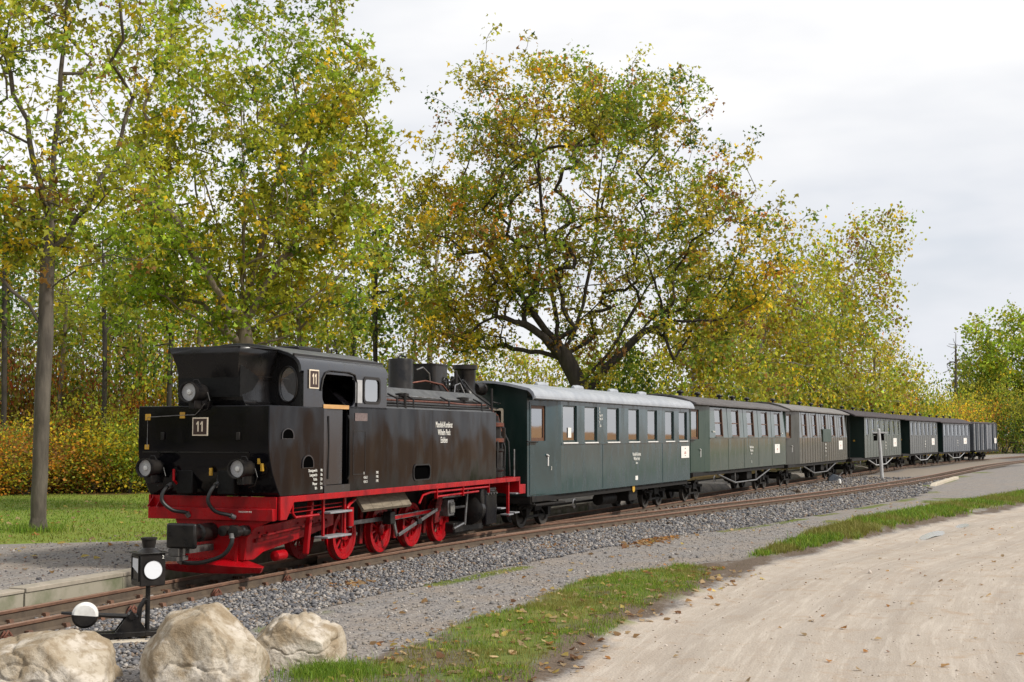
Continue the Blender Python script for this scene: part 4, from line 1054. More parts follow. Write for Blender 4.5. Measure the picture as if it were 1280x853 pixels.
for s_ in (-1, 1):
    ry = s_ * .545
    MB().bar((-.18, ry, .59), (3.83, ry, .59), .035, .075).build('coupling_rod', st, LO, .006)
    for x in WX:
        MB().lathe([(0, ry - .03), (.075, ry - .03), (.075, ry + .03), (0, ry + .03)], (x, 0, .59), 'y', 18).build('crank_pin', st, LO)
    cy = s_ * .64
    cr_ = MB().bar((1.22, cy, .59), (3.5, cy, .64), .03, .085).build('connecting_rod', st, LO, .006)
    MB().bar((1.35, cy + s_ * .018, .593), (3.35, cy + s_ * .018, .637), .006, .055).build('rod_flute', rd, cr_)
    MB().bar((1.15, s_ * .72, .66), (1.33, s_ * .72, .28), .04, .07, (1, 0, 0)).build('return_crank', st, LO, .01)
    B(1.02, 1.2, *sorted((s_ * .60, s_ * .76)), .50, .72).build('big_end', MAT['brass'] if s_ > 5 else ir, LO, .015)
    ec = MB().bar((1.33, s_ * .76, .30), (2.95, s_ * .76, .66), .03, .06).build('eccentric_rod', st, LO, .006)
    B(2.05, 2.22, *sorted((s_ * .74, s_ * .80)), .44, .53).build('rod_joint', ir, ec, .01)
    MB().prism([(2.85, .40), (3.05, .42), (3.08, .62), (3.22, .80), (3.20, .98), (3.02, .98), (2.92, .75)], *sorted((s_ * .72, s_ * .76))).build('expansion_link', MAT['red_dirty'], LO, .008)
    xh = B(3.40, 3.68, *sorted((s_ * .58, s_ * .80)), .50, .82).build('crosshead', st, LO, .02)
    B(3.44, 3.64, *sorted((s_ * .80, s_ * .83)), .56, .76).build('slipper_plate', worn('grey_casting' + str(s_), (.17, .165, .15), (.09, .085, .08), 14, (.5, .7), .3, 40), xh, .01)
    MB().bar((3.2, s_ * .70, .87), (4.5, s_ * .70, .87), .09, .045).build('slide_bar', st, LO, .004)
    MB().tube([(3.6, s_ * .70, .64), (4.4, s_ * .70, .64)], .03, 10).build('piston_rod', st, LO)
    MB().tube([(3.55, s_ * .84, .26), (4.0, s_ * .86, .34)], .025, 8).build('union_link', st, LO)
    MB().bar((4.0, s_ * .88, .30), (4.14, s_ * .88, 1.02), .03, .05, (1, 0, 0)).build('combination_lever', st, LO, .004)
    cy_ = MB().lathe([(.0, 4.42), (.20, 4.43), (.26, 4.45), (.31, 4.47), (.31, 5.22), (.26, 5.24), (.2, 5.26), (0, 5.28)], (0, s_ * .76, .58), 'x', 28).build('cylinder', ir, LO)
    B(4.46, 5.24, *sorted((s_ * .56, s_ * 1.05)), .62, 1.0).build('valve_chest', ir, cy_, .03)
    B(4.62, 5.2, *sorted((s_ * .98, s_ * 1.075)), .26, .95).build('casing', bk, cy_, .02)
    for k in range(4):
        MB().lathe([(0, 0), (.022, 0), (.022, .03), (0, .03)], (4.68 + .15 * k, s_ * (1.075 if s_ > 0 else 1.105), .88), 'y', 8).build('bolt', st, cy_)
    B(4.0, 5.5, *sorted((s_ * .30, s_ * .66)), .12, .34).build('drain_gear', ir, LO, .03)
    # wooden lagging boards
    for k in range(5):
        x0, x1 = -.44 + k * .36, -.44 + k * .36 + .352
        q = sorted((s_ * 1.0, s_ * .82))
        v = [(x0, s_ * 1.0, .84), (x1, s_ * 1.0, .84), (x1, s_ * .84, 1.074), (x0, s_ * .84, 1.074), (x0, s_ * .97, .80), (x1, s_ * .97, .80), (x1, s_ * .80, 1.05), (x0, s_ * .80, 1.05)]
        MB().add(v, [(0, 1, 2, 3), (7, 6, 5, 4), (0, 4, 5, 1), (1, 5, 6, 2), (2, 6, 7, 3), (3, 7, 4, 0)]).build('lagging_board', MAT['board'], LO)
    # foot steps
    for x in (-1.72, -1.04):
        MB().bar((x, s_ * .97, 1.08), (x, s_ * .97, .44), .05, .03).build('step_hanger', rd, LO)
    for z, x0, x1 in ((.86, -1.72, -1.02), (.49, -1.80, -1.04)):
        B(x0, x1, *sorted((s_ * .86, s_ * 1.10)), z - .015, z + .015).build('step', MAT['grey_step'], LO, .005)
    MB().tube([(-1.0, s_ * .9, .86), (-1.0, s_ * 1.0, .9), (-.93, s_ * 1.0, .96), (-.72, s_ * .98, 1.02)], .028, 8).build('sand_pipe', rd, LO)
    MB().tube([(-1.0, s_ * .9, .9), (-1.0, s_ * .9, .40)], .028, 8).build('sand_pipe', rd, LO)
    MB().tube([(-.82, s_ * .95, .60), (-.82, s_ * .95, .90)], .06, 12).build('steam_trap', rd, LO)
    MB().tube([(-2.78, s_ * 1.06, 1.05), (-2.78, s_ * 1.06, .92), (-2.70, s_ * 1.06, .85), (-2.0, s_ * 1.05, .85)], .02, 8).build('grab_rail', rd, LO)
    for z in (.97, .91): MB().tube([(-2.8, s_ * .95, z), (-1.1, s_ * .95, z + .02)], .009, 6).build('brake_rod', rd, LO)
    MB().bar((-1.98, s_ * .90, 1.05), (-2.12, s_ * .90, .26), .10, .06, (1, 0, 0)).build('brake_lever', rd, LO, .02)
    MB().tube([(-3.1, s_ * .75, .60), (-1.9, s_ * .75, .66)], .022, 8).build('brake_rod', MAT['red_dirty'], LO)
    MB().lathe([(0, -2.62), (.075, -2.6), (.08, -2.35), (0, -2.33)], (0, s_ * .66, .27), 'x', 16).build('air_reservoir', rd, LO)
    MB().tube([(1.55, s_ * 1.05, .84), (1.7, s_ * 1.05, .98), (1.95, s_ * 1.08, 1.02), (4.7, s_ * 1.09, 1.02)], .02, 8).build('steam_pipe', rd, LO)
    MB().tube([(2.25, s_ * 1.07, .93), (4.2, s_ * 1.08, .95)], .02, 8).build('steam_pipe', rd, LO)
    for x in (2.2, 3.4, 4.7): B(x - .012, x + .012, *sorted((s_ * 1.05, s_ * 1.115)), .90, 1.08).build('pipe_bracket', rd, LO)
    # rear steps and beam
    MB().bar((5.95, s_ * 1.02, 1.08), (5.95, s_ * 1.02, .36), .05, .05, (1, 0, 0)).build('step_hanger', rd, LO)
    for z, x in ((.40, 5.95), (.82, 6.35), (.42, 6.3), (.55, 5.5)): B(x - .13, x + .13, *sorted((s_ * .9, s_ * 1.1)), z - .014, z + .014).build('step', MAT['grey_step'], LO, .004)
B(6.36, 6.42, -1.12, 1.12, .82, 1.168).build('buffer_beam', rd, LO, .006)
B(6.42, 6.80, -1.10, -.75, .80, 1.0).build('beam_step', rd, LO, .01)
MB().bar((6.4, 0, .62), (7.1, 0, .62), .12, .12).build('drawbar', ir, LO)
B(5.6, 6.3, -.55, .55, .25, .8).build('cylinder_saddle', MAT['red_dirty'], LO, .03)
# ------------------------------------------------------------------ carriages: x from the end nearest the locomotive, y left, z up
def frame_at(s0, s1):
    a, b = at(s0), at(s1)
    return (float(a[0]), float(a[1]), 0.0), math.atan2(b[1] - a[1], b[0] - a[0])
def roof_profile(z1, zr, over, kind):
    if kind == 'round': half = [(-over, z1), (-over - .005, z1 + .04), (-over + .03, z1 + .12), (-over + .12, z1 + .20), (-.80, zr - .115), (-.5, zr - .05), (-.25, zr - .012), (0, zr)]
    else: half = [(-over, z1), (-over, z1 + .035), (-.8, z1 + .035 + (zr - z1 - .035) * .52), (-.4, z1 + .035 + (zr - z1 - .035) * .86), (0, zr)]
    return half + [(-y, z) for y, z in half[-2::-1]]
BR = .30
bogie_me = {}
def bogie(car, x, base=.62):
    if 'w' not in bogie_me:
        w = MB()
        w.lathe([(0, -.06), (.06, -.06), (.06, -.03), (BR - .07, -.02), (BR - .06, -.05), (BR - .005, -.052), (BR, .05), (BR + .022, .055), (BR + .02, .075), (BR - .06, .07), (BR - .07, .03), (.06, .04), (0, .04)], (0, 0, 0), 'y', 28)
        bogie_me['w'] = w.mesh('wheel', worn('carriage_wheel', (.020, .018, .016), (.055, .045, .037), 7, (.5, .75), .2, 30))
        f = MB()
        for s_ in (-1, 1):
            y = s_ * .54
            f.box(-base - .34, base + .34, y - .03, y + .03, .40, .47)
            f.bar((-base, y, .22), (base, y, .22), .04, .05)
            for q in (-1, 1):
                f.bar((q * (base + .30), y, .42), (q * base, y, .22), .04, .05)
                f.bar((q * .20, y, .42), (q * base * .9, y, .22), .04, .05)
                f.box(q * base - .085, q * base + .085, y - .09, y + .09, .22, .40)
                f.tube([(q * base - .26, y + s_ * .02, .40), (q * base - .12, y + s_ * .02, .45), (q * base + .12, y + s_ * .02, .45), (q * base + .26, y + s_ * .02, .40)], .035, 6)
        f.box(-.16, .16, -.6, .6, .34, .52)
        f.box(-base - .34, -base - .26, -.5, .5, .36, .46); f.box(base + .26, base + .34, -.5, .5, .36, .46)
        bogie_me['f'] = f.mesh('bogie', MAT['under'])
    b = link('bogie', bogie_me['f'], car, (x, 0, 0))
    for q in (-1, 1):
        for s_ in (-1, 1):
            link('wheel', bogie_me['w'], b, (q * base, s_ * .40, BR), (0, 0, 0 if s_ > 0 else math.pi))
        MB().tube([(q * base, -.55, BR), (q * base, .55, BR)], .04, 8).build('axle', MAT['under'], b)
    return b
vent_me = MB().lathe([(.055, 0), (.05, .09), (.10, .10), (.115, .14), (.09, .18), (.04, .20), (0, .205)], n=14).mesh('roof_vent', MAT['black_iron'])
torp_me = MB().lathe([(0, -.34), (.05, -.33), (.075, -.26), (.055, -.17), (.08, -.12), (.085, 0), (.08, .12), (.055, .17), (.075, .26), (.05, .33), (0, .34)], (0, 0, .04), 'x', 16).mesh('roof_vent', MAT['roof_silver'])

def coach(label, s0, s1, wall, endm, roofm, z0, z1, zr, wins, wz, style, vest=0.0, taper=.17, plat=0.0, plat_b=0.0, seams=(), belt=None, board=0.0, vents=(), vmesh=None, over=1.17, rkind='arc', lean=0.0, truss=None, bog=(1.6, -1.6), doorm=None, framem=None, group='green carriages of the train'):
    L = s1 - s0
    loc, rz = frame_at(s0, s1)
    C = tag(empty('railway_carriage', loc, rz), label, 'carriage', group)
    w = MAT[wall]; framem = framem or MAT['wood_brown']
    x0, x1 = (vest or plat), L - plat_b
    prof = roof_profile(z1, zr, over, rkind)
    inn = [(y * .98, z - .035) for y, z in prof][::-1]
    rf = MB().prism(prof + inn, -.22, L + .18, 'x').build('roof', MAT[roofm], C)
    MB().prism([(y * 1.004, z + .004) for y, z in prof] + [(y * .97, z - .05) for y, z in prof][::-1], -.235, -.205, 'x').build('roof_rim', MAT[roofm], rf)
    for s_ in (-1, 1): MB().bar((-.2, s_ * (over + .006), z1 + .01), (L + .16, s_ * (over + .006), z1 + .01), .02, .05).build('gutter', MAT[roofm], rf)
    for x in vents: link('roof_vent', vmesh or vent_me, rf, (x, 0, zr - .02))
    hw = 1.10
    holes = [rrect(a, b, wz[0], wz[1], .02, 2) for a, b in wins]
    zb = belt or (wz[0] - .06)
    yl = lambda q: hw - max(0.0, q - zb) * lean
    for s_ in (-1, 1):
        MB().sheet(rect(x0, x1, z0, zb), [], lambda u, q, d, s_=s_: (u, s_ * (hw - d), q), .045).build('side_wall', w, C)
        MB().sheet(rect(x0, x1, zb, z1 + .01), holes, lambda u, q, d, s_=s_: (u, s_ * (yl(q) - d), q), .045).build('side_wall', w, C)
    # windows on the side seen: wooden or metal frame set back in the wall, glass further back
    for i, (a, b) in enumerate(wins):
        ins = .03 if style == 'single' else .012
        f = MB().sheet(rect(a + .002, b - .002, wz[0] + .002, wz[1] - .002), [rect(a + .035, b - .035, wz[0] + .045, wz[1] - .035)], lambda u, q, d: (u, -(yl(q) - ins - d), q), .035)
        if style == 'double':
            zm = (wz[0] + wz[1]) / 2; f.box(a + .035, b - .035, -(yl(zm) - ins), -(yl(zm) - ins - .03), zm - .018, zm + .018)
        wf = f.build('window', framem, C)
        MB().sheet(rect(a + .03, b - .03, wz[0] + .04, wz[1] - .03), [], lambda u, q, d: (u, -(yl(q) - ins - .012 - d), q), .004).build('pane', MAT['glass'], wf)
        B(a - .02, b + .02, -hw - .03, -hw + .02, wz[0] - .035, wz[0] - .005).build('sill', MAT['white'] if style == 'single' else w, wf, .004)
        if style == 'double':
            MB().sheet(rect(b - .03, b + .03, wz[0], wz[1] + .03), [], lambda u, q, d: (u, -(yl(q) + .02 - d), q), .03).build('reveal_strip', framem, wf)
    if belt:
        B(x0, x1, -hw - .014, -hw - .001, belt - .02, belt + .02).build('belt_rail', w, C, .004)
    for x in seams:
        B(x - .014, x + .014, -hw - .008, -hw - .0005, z0 + .02, zb - .03).build('cover_strip', w, C, .003)
        if style != 'single': MB().sheet(rect(x - .014, x + .014, zb + .03, z1 - .02), [], lambda u, q, d: (u, -(yl(q) + .008 - d), q), .0075).build('cover_strip', w, C)
    if board:
        x = x0 + board
        while x < x1 - .05:
            hit = any(a - .03 < x < b + .03 for a, b in wins)
            B(x - .009, x + .009, -hw - .009, -hw - .0005, z0 + .02, zb).build('cover_strip', w, C)
            if not hit: MB().sheet(rect(x - .009, x + .009, zb, z1 - .03), [], lambda u, q, d: (u, -(yl(q) + .009 - d), q), .0085).build('cover_strip', w, C)
            x += board
    # vestibule with a narrowed, set-in door
    dm_ = doorm or endm
    ye = hw - taper
    if vest:
        for s_ in (-1, 1):
            dl = math.hypot(vest, taper); ux, uy = vest / dl, taper / dl
            fn = lambda u, q, d, s_=s_: (u * ux + d * uy, s_ * (ye + u * uy - d * ux), q)
            dw = rect(.16, min(.80, dl - .3), 1.92, z1 - .16)
            vw = MB().sheet(rect(0, dl, z0, z1 + .01), [dw], fn, .04).build('vestibule_side', MAT[dm_], C)
            if s_ < 0:
                dr = MB().sheet(rect(.10, min(.86, dl - .22), z0 + .03, z1 - .08), [dw], lambda u, q, d: fn(u, q, d - .012, -1), .011).build('door', MAT[dm_], C)
                MB().sheet(dw, [rect(dw[0][0] + .06, dw[1][0] - .06, 1.99, z1 - .23)], lambda u, q, d: fn(u, q, d + .02, -1), .03).build('door_window_frame', MAT['wood_brown'], dr)
                MB().sheet(rect(dw[0][0] + .05, dw[1][0] - .05, 1.98, z1 - .22), [], lambda u, q, d: fn(u, q, d + .035, -1), .004).build('pane', MAT['glass'], dr)
                p = fn(min(.80, dl - .25) + .12, 1.58, -.03, -1)
                MB().tube([p, (p[0] - .11, p[1], p[2] + .035)], .018, 7).build('handle', MAT['white'], dr)
                B(p[0] - .02, p[0] + .02, p[1] + .005, p[1] + .03, 1.36, 1.6).build('lock_plate', MAT['white'], dr)
                q_ = fn(.06, 1.92, -.03, -1)
                MB().tube([(q_[0] - .2, q_[1] - .02, 1.91), (q_[0] + .3, q_[1] - .06, 1.90)], .02, 6).build('grab_bar', MAT['black_iron'], C)
    # end walls follow the roof
    yw = ye if vest else hw - .002
    for x, d_, nm in ((0.0 if not plat else plat, 1, 'end_wall'), (L - plat_b, -1, 'end_wall')):
        yy = yw if d_ > 0 else hw - .002
        poly = [(-yy, z0)] + [(max(-yy, min(yy, y * .97)), z - .036) for y, z in prof] + [(yy, z0)]
        hl_ = [rrect(-.33, .33, 1.75, z1 - .25, .03, 2)] if not plat else []
        ew = MB().sheet(poly, hl_, lambda u, q, d, x=x, d_=d_: (x + d_ * d, u, q), .04).build(nm, MAT[endm], C)
        if hl_:
            MB().sheet(rrect(-.36, .36, 1.72, z1 - .22, .04, 2), [rrect(-.31, .31, 1.77, z1 - .27, .03, 2)], lambda u, q, d, x=x, d_=d_: (x + d_ * (d - .014), u, q), .02).build('end_window_frame', MAT['plate_rim'], ew)
            B(min(x + d_ * .01, x + d_ * .016), max(x + d_ * .01, x + d_ * .016), -.33, .33, 1.75, z1 - .25).build('pane', MAT['glass'], ew)
        elif d_ > 0:
            B(x - .025, x - .001, -.36, .36, z0 + .06, z1 - .2).build('end_door', MAT[endm], ew, .006)
            MB().lathe([(0, x - .05), (.05, x - .05), (.05, x - .02)], (0, -.55, 1.75), 'x', 12).build('tail_disc', MAT['brass'], ew)
    if plat:
        pr = B(-.05, plat, -.95, .95, z0 - .04, z0 + .02).build('platform_floor', MAT['under'], C)
        for s_ in (-1, 1):
            MB().tube([(.02, s_ * .9, z0), (.02, s_ * .9, z1 + .05)], .02, 6).build('platform_post', MAT['under'], C)
            for k in range(5): MB().tube([(.02, s_ * (.30 + .13 * k), z0), (.02, s_ * (.30 + .13 * k), z0 + .9)], .009, 5).build('baluster', MAT['under'], C)
            MB().tube([(.02, s_ * .9, z0 + .9), (.02, s_ * .28, z0 + .9)], .015, 6).build('platform_rail', MAT['under'], C)
            for k in range(2): B(.2, .8, *sorted((s_ * .98, s_ * 1.16)), z0 - .22 - .2 * k, z0 - .19 - .2 * k).build('step', MAT['under'], C)
    # inside
    B((vest or plat) + .1, L - plat_b - .1, -1.0, 1.0, z0 + .02, z0 + .08).build('floor', MAT['interior'], C)
    n_b = max(3, int((x1 - x0) / 1.5))
    for k in range(n_b):
        x = x0 + (k + .5) * (x1 - x0) / n_b
        for s_ in (-1, 1): B(x - .04, x + .04, *sorted((s_ * .35, s_ * 1.0)), z0 + .1, z0 + 1.35).build('seat_back', MAT['interior'], C, .01)
    # underframe
    for s_ in (-1, 1):
        B(.05, L - .05, *sorted((s_ * .86, s_ * 1.03)), z0 - .13, z0 - .002).build('sole_bar', MAT['under'], C, .006)
    for x in (0.02, L - .10): B(x, x + .08, -1.0, 1.0, z0 - .16, z0 - .004).build('headstock', MAT['under'], C)
    for x in bog: bogie(C, x if x > 0 else L + x)
    mid = L / 2
    MB().lathe([(0, mid - .55), (.15, mid - .53), (.15, mid + .53), (0, mid + .55)], (0, -.55, z0 - .32), 'x', 16).build('brake_reservoir', MAT['under'], C)
    B(mid + .9, mid + 1.6, -.9, -.45, z0 - .42, z0 - .14).build('battery_box', MAT['under'], C, .02)
    MB().bar((.8, -.3, z0 - .35), (L - .8, -.3, z0 - .35), .05, .05).build('brake_rodding', MAT['under'], C)
    MB().lathe([(.09, -.015), (.115, -.005), (.115, .005), (.09, .015)], (2.6, -1.0, z0 - .27), 'y', 16, cap=False).build('hand_wheel', MAT['steel'], C)
    for q in (-1, 1):
        MB().bar((-.38 if q < 0 else L, 0, z0 - .10), (0 if q < 0 else L + .38, 0, z0 - .10), .14, .12).build('coupler', MAT['under'], C)
    if truss:
        a, b, m = truss; zt = z0 - .13
        tr = MB().tube([(a, -1.0, zt), (a + (b - a) * .3, -1.0, zt - .34), (a + (b - a) * .7, -1.0, zt - .34), (b, -1.0, zt)], .028, 7).build('truss_rod', m, C)
        for q in (.3, .7): MB().tube([(a + (b - a) * q, -1.0, zt), (a + (b - a) * q, -1.0, zt - .34)], .02, 6).build('queen_post', m, tr)
    return C
def notice(C, x0, x1, z0_, z1_, y=-1.118):
    n_ = B(x0, x1, y, y + .010, z0_, z1_).build('notice_board', MAT['paper'], C, .002)
    h = z1_ - z0_; w_ = x1 - x0
    for q, wd, mm in ((.80, .45, 'ink'), (.5, .6, 'ink_red'), (.40, .5, 'ink_red'), (.22, .5, 'ink')):
        text({.8: 'TREN', .5: 'Mansfelder', .4: 'Bergwerksbahn', .22: 'Klasse'}[q], h * .12, MAT[mm], n_, ((x0 + x1) / 2, y - .001, z0_ + h * q), SIDE_ROT, 'CENTER', 'print', .8)
def let(C, body, size, x, z, xs=.7, al='CENTER', y=-1.116): return text(body, size, MAT['letter'], C, (x, y, z), SIDE_ROT, al, 'lettering', xs)

# 1: round silver roof, seven wide windows
S0 = 7.2
w1 = [(a - S0, b - S0) for a, b in ((8.86, 9.74), (10.25, 11.11), (11.82, 12.70), (13.44, 14.30), (15.03, 15.88), (16.62, 17.46), (17.95, 18.78))]
c1 = coach('slate green carriage with silver round roof coupled behind the locomotive', S0, 19.05, 'green_a', 'green_dark', 'roof_silver', .715, 2.86, 3.24, w1, (1.885, 2.735), 'single',
           vest=1.55, seams=(4.29, 9.16), belt=1.845, vents=(3.0, 5.4, 8.1, 10.6), vmesh=torp_me, over=1.20, rkind='round', bog=(1.35, -1.75), doorm='green_a', framem=MAT['green_dark'])
notice(c1, 18.12 - S0, 18.92 - S0, 1.37, 1.72)
for body, z, sz in (('Mansfeld-Kombinat', 1.54, .13), ('Wilhelm Pieck', 1.42, .13), ('Eisleben', 1.31, .08)): let(c1, body, sz, 14.05 - S0, z, .66)
for k, body in enumerate(('Bi', '36', 'Sitzpl. 40', 'Stehpl. 10', 'K', '12,6 t')): let(c1, body, .085, 11.22 - S0, 2.70 - .085 * k, .7, 'LEFT')
let(c1, '3', .12, 1.05, 1.30, .8, y=-1.07)
B(13.95 - S0, 14.15 - S0, -1.112, -1.102, .86, .97).build('weight_plate', MAT['paper'], c1)
ds = MB().lathe([(0, -.01), (.10, -.008), (.10, .008), (0, .01)], (13.93 - S0, -1.06, .64), 'y', 18).build('yellow_disc', MAT['brass'], c1)  # plain yellow disc below the side wall
stp = B(.05, 1.75, -1.12, -.72, .505, .545).build('foot_board', MAT['under'], c1, .006)
for x in (.2, 1.6): MB().bar((x, -.95, .72), (x, -1.0, .52), .04, .04).build('step_iron', MAT['under'], stp)
B(.38 + 1.66, .58 + 1.66, -1.075, -1.069, 1.99, 2.22).build('window_sticker', MAT['paper'], c1)

# 2: weathered green, five sash windows
S0 = 19.55
xs2 = [22.0 + k * 2.13 for k in range(5)]
c2 = coach('weathered pale green carriage with grey roof and five sash windows', S0, 32.35, 'green_b', 'green_door', 'roof_grey', .90, 3.0, 3.33, [(x - S0, x + .88 - S0) for x in xs2], (2.0, 2.88), 'double',
           vest=1.75, seams=[21.45 + k * 2.13 - S0 for k in range(1, 5)], belt=1.95, vents=(2.2, 4.2, 7.0, 8.8, 11.0), over=1.22, lean=.055, truss=(3.0, 10.4, MAT['steel']), bog=(1.7, -1.7), doorm='green_door')
notice(c2, 30.35 - S0, 31.2 - S0, 1.36, 1.70)
for body, z, sz in (('Mansfeld-Kombinat', 1.62, .12), ('Wilhelm Pieck', 1.50, .12), ('Eisleben', 1.39, .08), ('21', 1.10, .12)): let(c2, body, sz, 26.7 - S0, z, .62)
let(c2, 'Nichtraucher', .09, 21.62 - S0, 2.16, .6, 'LEFT'); let(c2, 'Raucher', .09, 31.6 - S0, 2.12, .6, 'LEFT')

# 3: brownish boarded carriage
S0 = 33.0
xs3 = [35.75 + k * 2.18 for k in range(5)]
c3 = coach('brown stained boarded carriage with pale roof and narrow windows', S0, 46.25, 'green_c', 'door_c', 'roof_pale', .86, 3.05, 3.40, [(x - S0, x + .72 - S0) for x in xs3], (2.0, 2.93), 'double',
           vest=2.0, board=.545, vents=(2.0, 5.0, 7.4, 10.0, 12.4), over=1.20, lean=.055, truss=(3.2, 10.6, MAT['steel']), bog=(1.8, -1.8), doorm='door_c')
notice(c3, 43.9 - S0, 44.9 - S0, 1.36, 1.78)
B(39.9 - S0, 41.9 - S0, -1.135, -1.122, 1.74, 2.32).build('repair_patch', MAT['green_door'], c3, .004)
for body, z, sz in (('Mansfeld', 1.62, .14), ('Kombinat', 1.47, .14), ('Eisleben', 1.32, .12), ('24', 1.12, .12)): let(c3, body, sz, 40.6 - S0, z, .5, y=-1.122)

# 4-6: boarded carriages with end platforms
def slots(S0, a, b, n_, wd): 
    st_ = (b - a) / n_
    return [(a + (k + .5) * st_ - wd / 2 - S0, a + (k + .5) * st_ + wd / 2 - S0) for k in range(n_)]
S0 = 48.0
c4 = coach('grey green boarded carriage with brown roof and yellow disc on its platform end', S0, 64.9, 'green_d', 'green_dark', 'roof_brown', .84, 3.03, 3.42, slots(S0, 51.5, 64.4, 7, .72), (2.05, 2.93), 'slot',
           plat=3.4, plat_b=.5, board=.92, vents=(3.0, 6.3, 9.5, 12.7), over=1.25, lean=.035, truss=(5.0, 13.6, MAT['galv']), bog=(2.2, -2.4), framem=MAT['green_d'])
notice(c4, 61.2 - S0, 62.5 - S0, 1.36, 1.86)
for x in (54.2, 56.6): B(x - S0, x + 1.2 - S0, -1.113, -1.102, 1.74, 2.22).build('hatch_shade', MAT['hole_shade'], c4)  # black sheets painted as the shade of two open hatches
for body, z, sz in (('Mansfeld', 1.62, .16), ('Kombinat', 1.45, .16), ('Eisleben', 1.28, .14)): let(c4, body, sz, 58.4 - S0, z, .5)
S0 = 65.4
c5 = coach('blue grey boarded carriage with brown roof between the grey green and steel blue ones', S0, 78.2, 'grey_e', 'green_dark', 'roof_brown', .84, 3.0, 3.40, slots(S0, 67.7, 77.9, 7, .66), (2.02, 2.88), 'slot',
           plat=2.2, plat_b=.3, board=.73, vents=(2.4, 5.0, 7.6, 10.2, 12.0), over=1.25, lean=.035, truss=(4.4, 10.4, MAT['galv']), bog=(2.0, -2.0), framem=MAT['grey_e'])
notice(c5, 75.4 - S0, 76.5 - S0, 1.36, 1.82)
for body, z, sz in (('Mansfeld', 1.62, .16), ('Kombinat', 1.45, .16), ('Eisleben', 1.28, .14)): let(c5, body, sz, 72.9 - S0, z, .5)
S0 = 78.7
c6 = coach('steel blue boarded carriage with brown roof just before the goods van', S0, 90.2, 'grey_f', 'green_dark', 'roof_brown', .80, 2.95, 3.36, slots(S0, 79.9, 89.9, 7, .74), (1.98, 2.83), 'slot',
           plat=1.2, plat_b=.3, board=.71, vents=(2.0, 4.4, 6.8, 9.2), over=1.25, lean=.035, truss=(3.2, 9.4, MAT['galv']), bog=(1.8, -1.8), framem=MAT['grey_f'])
notice(c6, 87.3 - S0, 88.5 - S0, 1.36, 1.82)
for body, z, sz in (('Mansfeld', 1.62, .16), ('Kombinat', 1.45, .16), ('Eisleben', 1.28, .14)): let(c6, body, sz, 85.0 - S0, z, .5)

# 7: ribbed goods van
S0, S1 = 91.4, 100.0
loc, rz = frame_at(S0, S1); L = S1 - S0
van = tag(empty('goods_van', loc, rz), 'blue grey goods van with vertical ribs at the end of the train', 'wagon')
B(0, L, -1.08, 1.08, .80, 3.02).build('body', MAT['grey_g'], van, .01)
prof = roof_profile(3.0, 3.16, 1.12, 'arc')
MB().prism(prof + [(y * .98, z - .035) for y, z in prof][::-1], -.1, L + .1, 'x').build('roof', MAT['roof_brown'], van)
for k in range(12):
    x = .15 + k * (L - .3) / 11
    B(x - .05, x + .05, -1.15, -1.081, .82, 2.98).build('rib', MAT['galv'] if k % 2 == 0 else MAT['grey_g'], van)
sd_ = B(4.4, 6.2, -1.135, -1.082, .9, 2.9).build('sliding_door', MAT['grey_f'], van)
B(0, L, -1.2, 1.2, .66, .80).build('underframe', MAT['under'], van)
for x in (2.0, L - 3.0): bogie(van, x)
notice(van, 7.3, 8.1, 1.35, 1.8, -1.165)
for k, q in enumerate('MANSFELD'): let(van, q, .16, 1.75, 2.1 - .15 * k, .9, y=-1.10)
# ------------------------------------------------------------------ point lever with lantern
SX, SY = -3.93, 13.98
sw = tag(empty('switch_stand', (SX, SY, GZ), 0), 'black point lever with white lantern and half white counterweight beside the track', 'switch stand')
ir = MAT['black_iron']
MB().tube([(0, 0, .02), (0, 0, .62)], .026, 12).build('post', ir, sw)
LH = .145
lan = B(-LH, LH, -LH, LH, -.02, .345).build('lantern', ir, sw, .01)
lan.location = (0, 0, .575); lan.scale = (.96, .96, .93); lan.rotation_euler = (0, 0, rad(36))
# lantern faces: -y turned to the right of the viewer, -x to the left
MB().lathe([(0, -LH - .006), (.105, -LH - .006), (.105, -LH - .002)], (.0, 0, .165), 'y', 36).build('round_pane', MAT['milk'], lan)
MB().lathe([(.105, -LH - .012), (.114, -LH - .012), (.114, -LH - .001), (.105, -LH - .001)], (0, 0, .165), 'y', 36, cap=False).build('pane_ring', ir, lan)
v = [(-LH - .004, .095, .295), (-LH - .004, -.085, .295), (-LH - .004, -.085, .125), (-LH - .004, .095, .19)]
MB().add(v, [(0, 1, 2, 3)]).build('arrow_pane', MAT['milk'], lan)
fr_ = MB()
for a, b_ in (((.115, .04), (.115, .32)), ((-.105, .04), (-.105, .32)), ((.115, .32), (-.105, .32)), ((.115, .04), (-.105, .04))):
    fr_.bar((-LH - .004, a[0], a[1]), (-LH - .004, b_[0], b_[1]), .014, .014, (1, 0, 0))
fr_.build('pane_frame', ir, lan)
text('2', .055, MAT['letter'], lan, (.112, -LH - .004, .305), SIDE_ROT, name='numeral')
MB().prism([(-.17, -.17), (.17, -.17), (.17, .17), (-.17, .17)], .345, .362, 'z').build('cap_plate', ir, lan, .004)
MB().lathe([(.14, .362), (.075, .40), (.068, .41), (.082, .50), (.092, .505), (.092, .525), (.06, .53), (0, .53)], n=24).build('chimney', ir, lan)
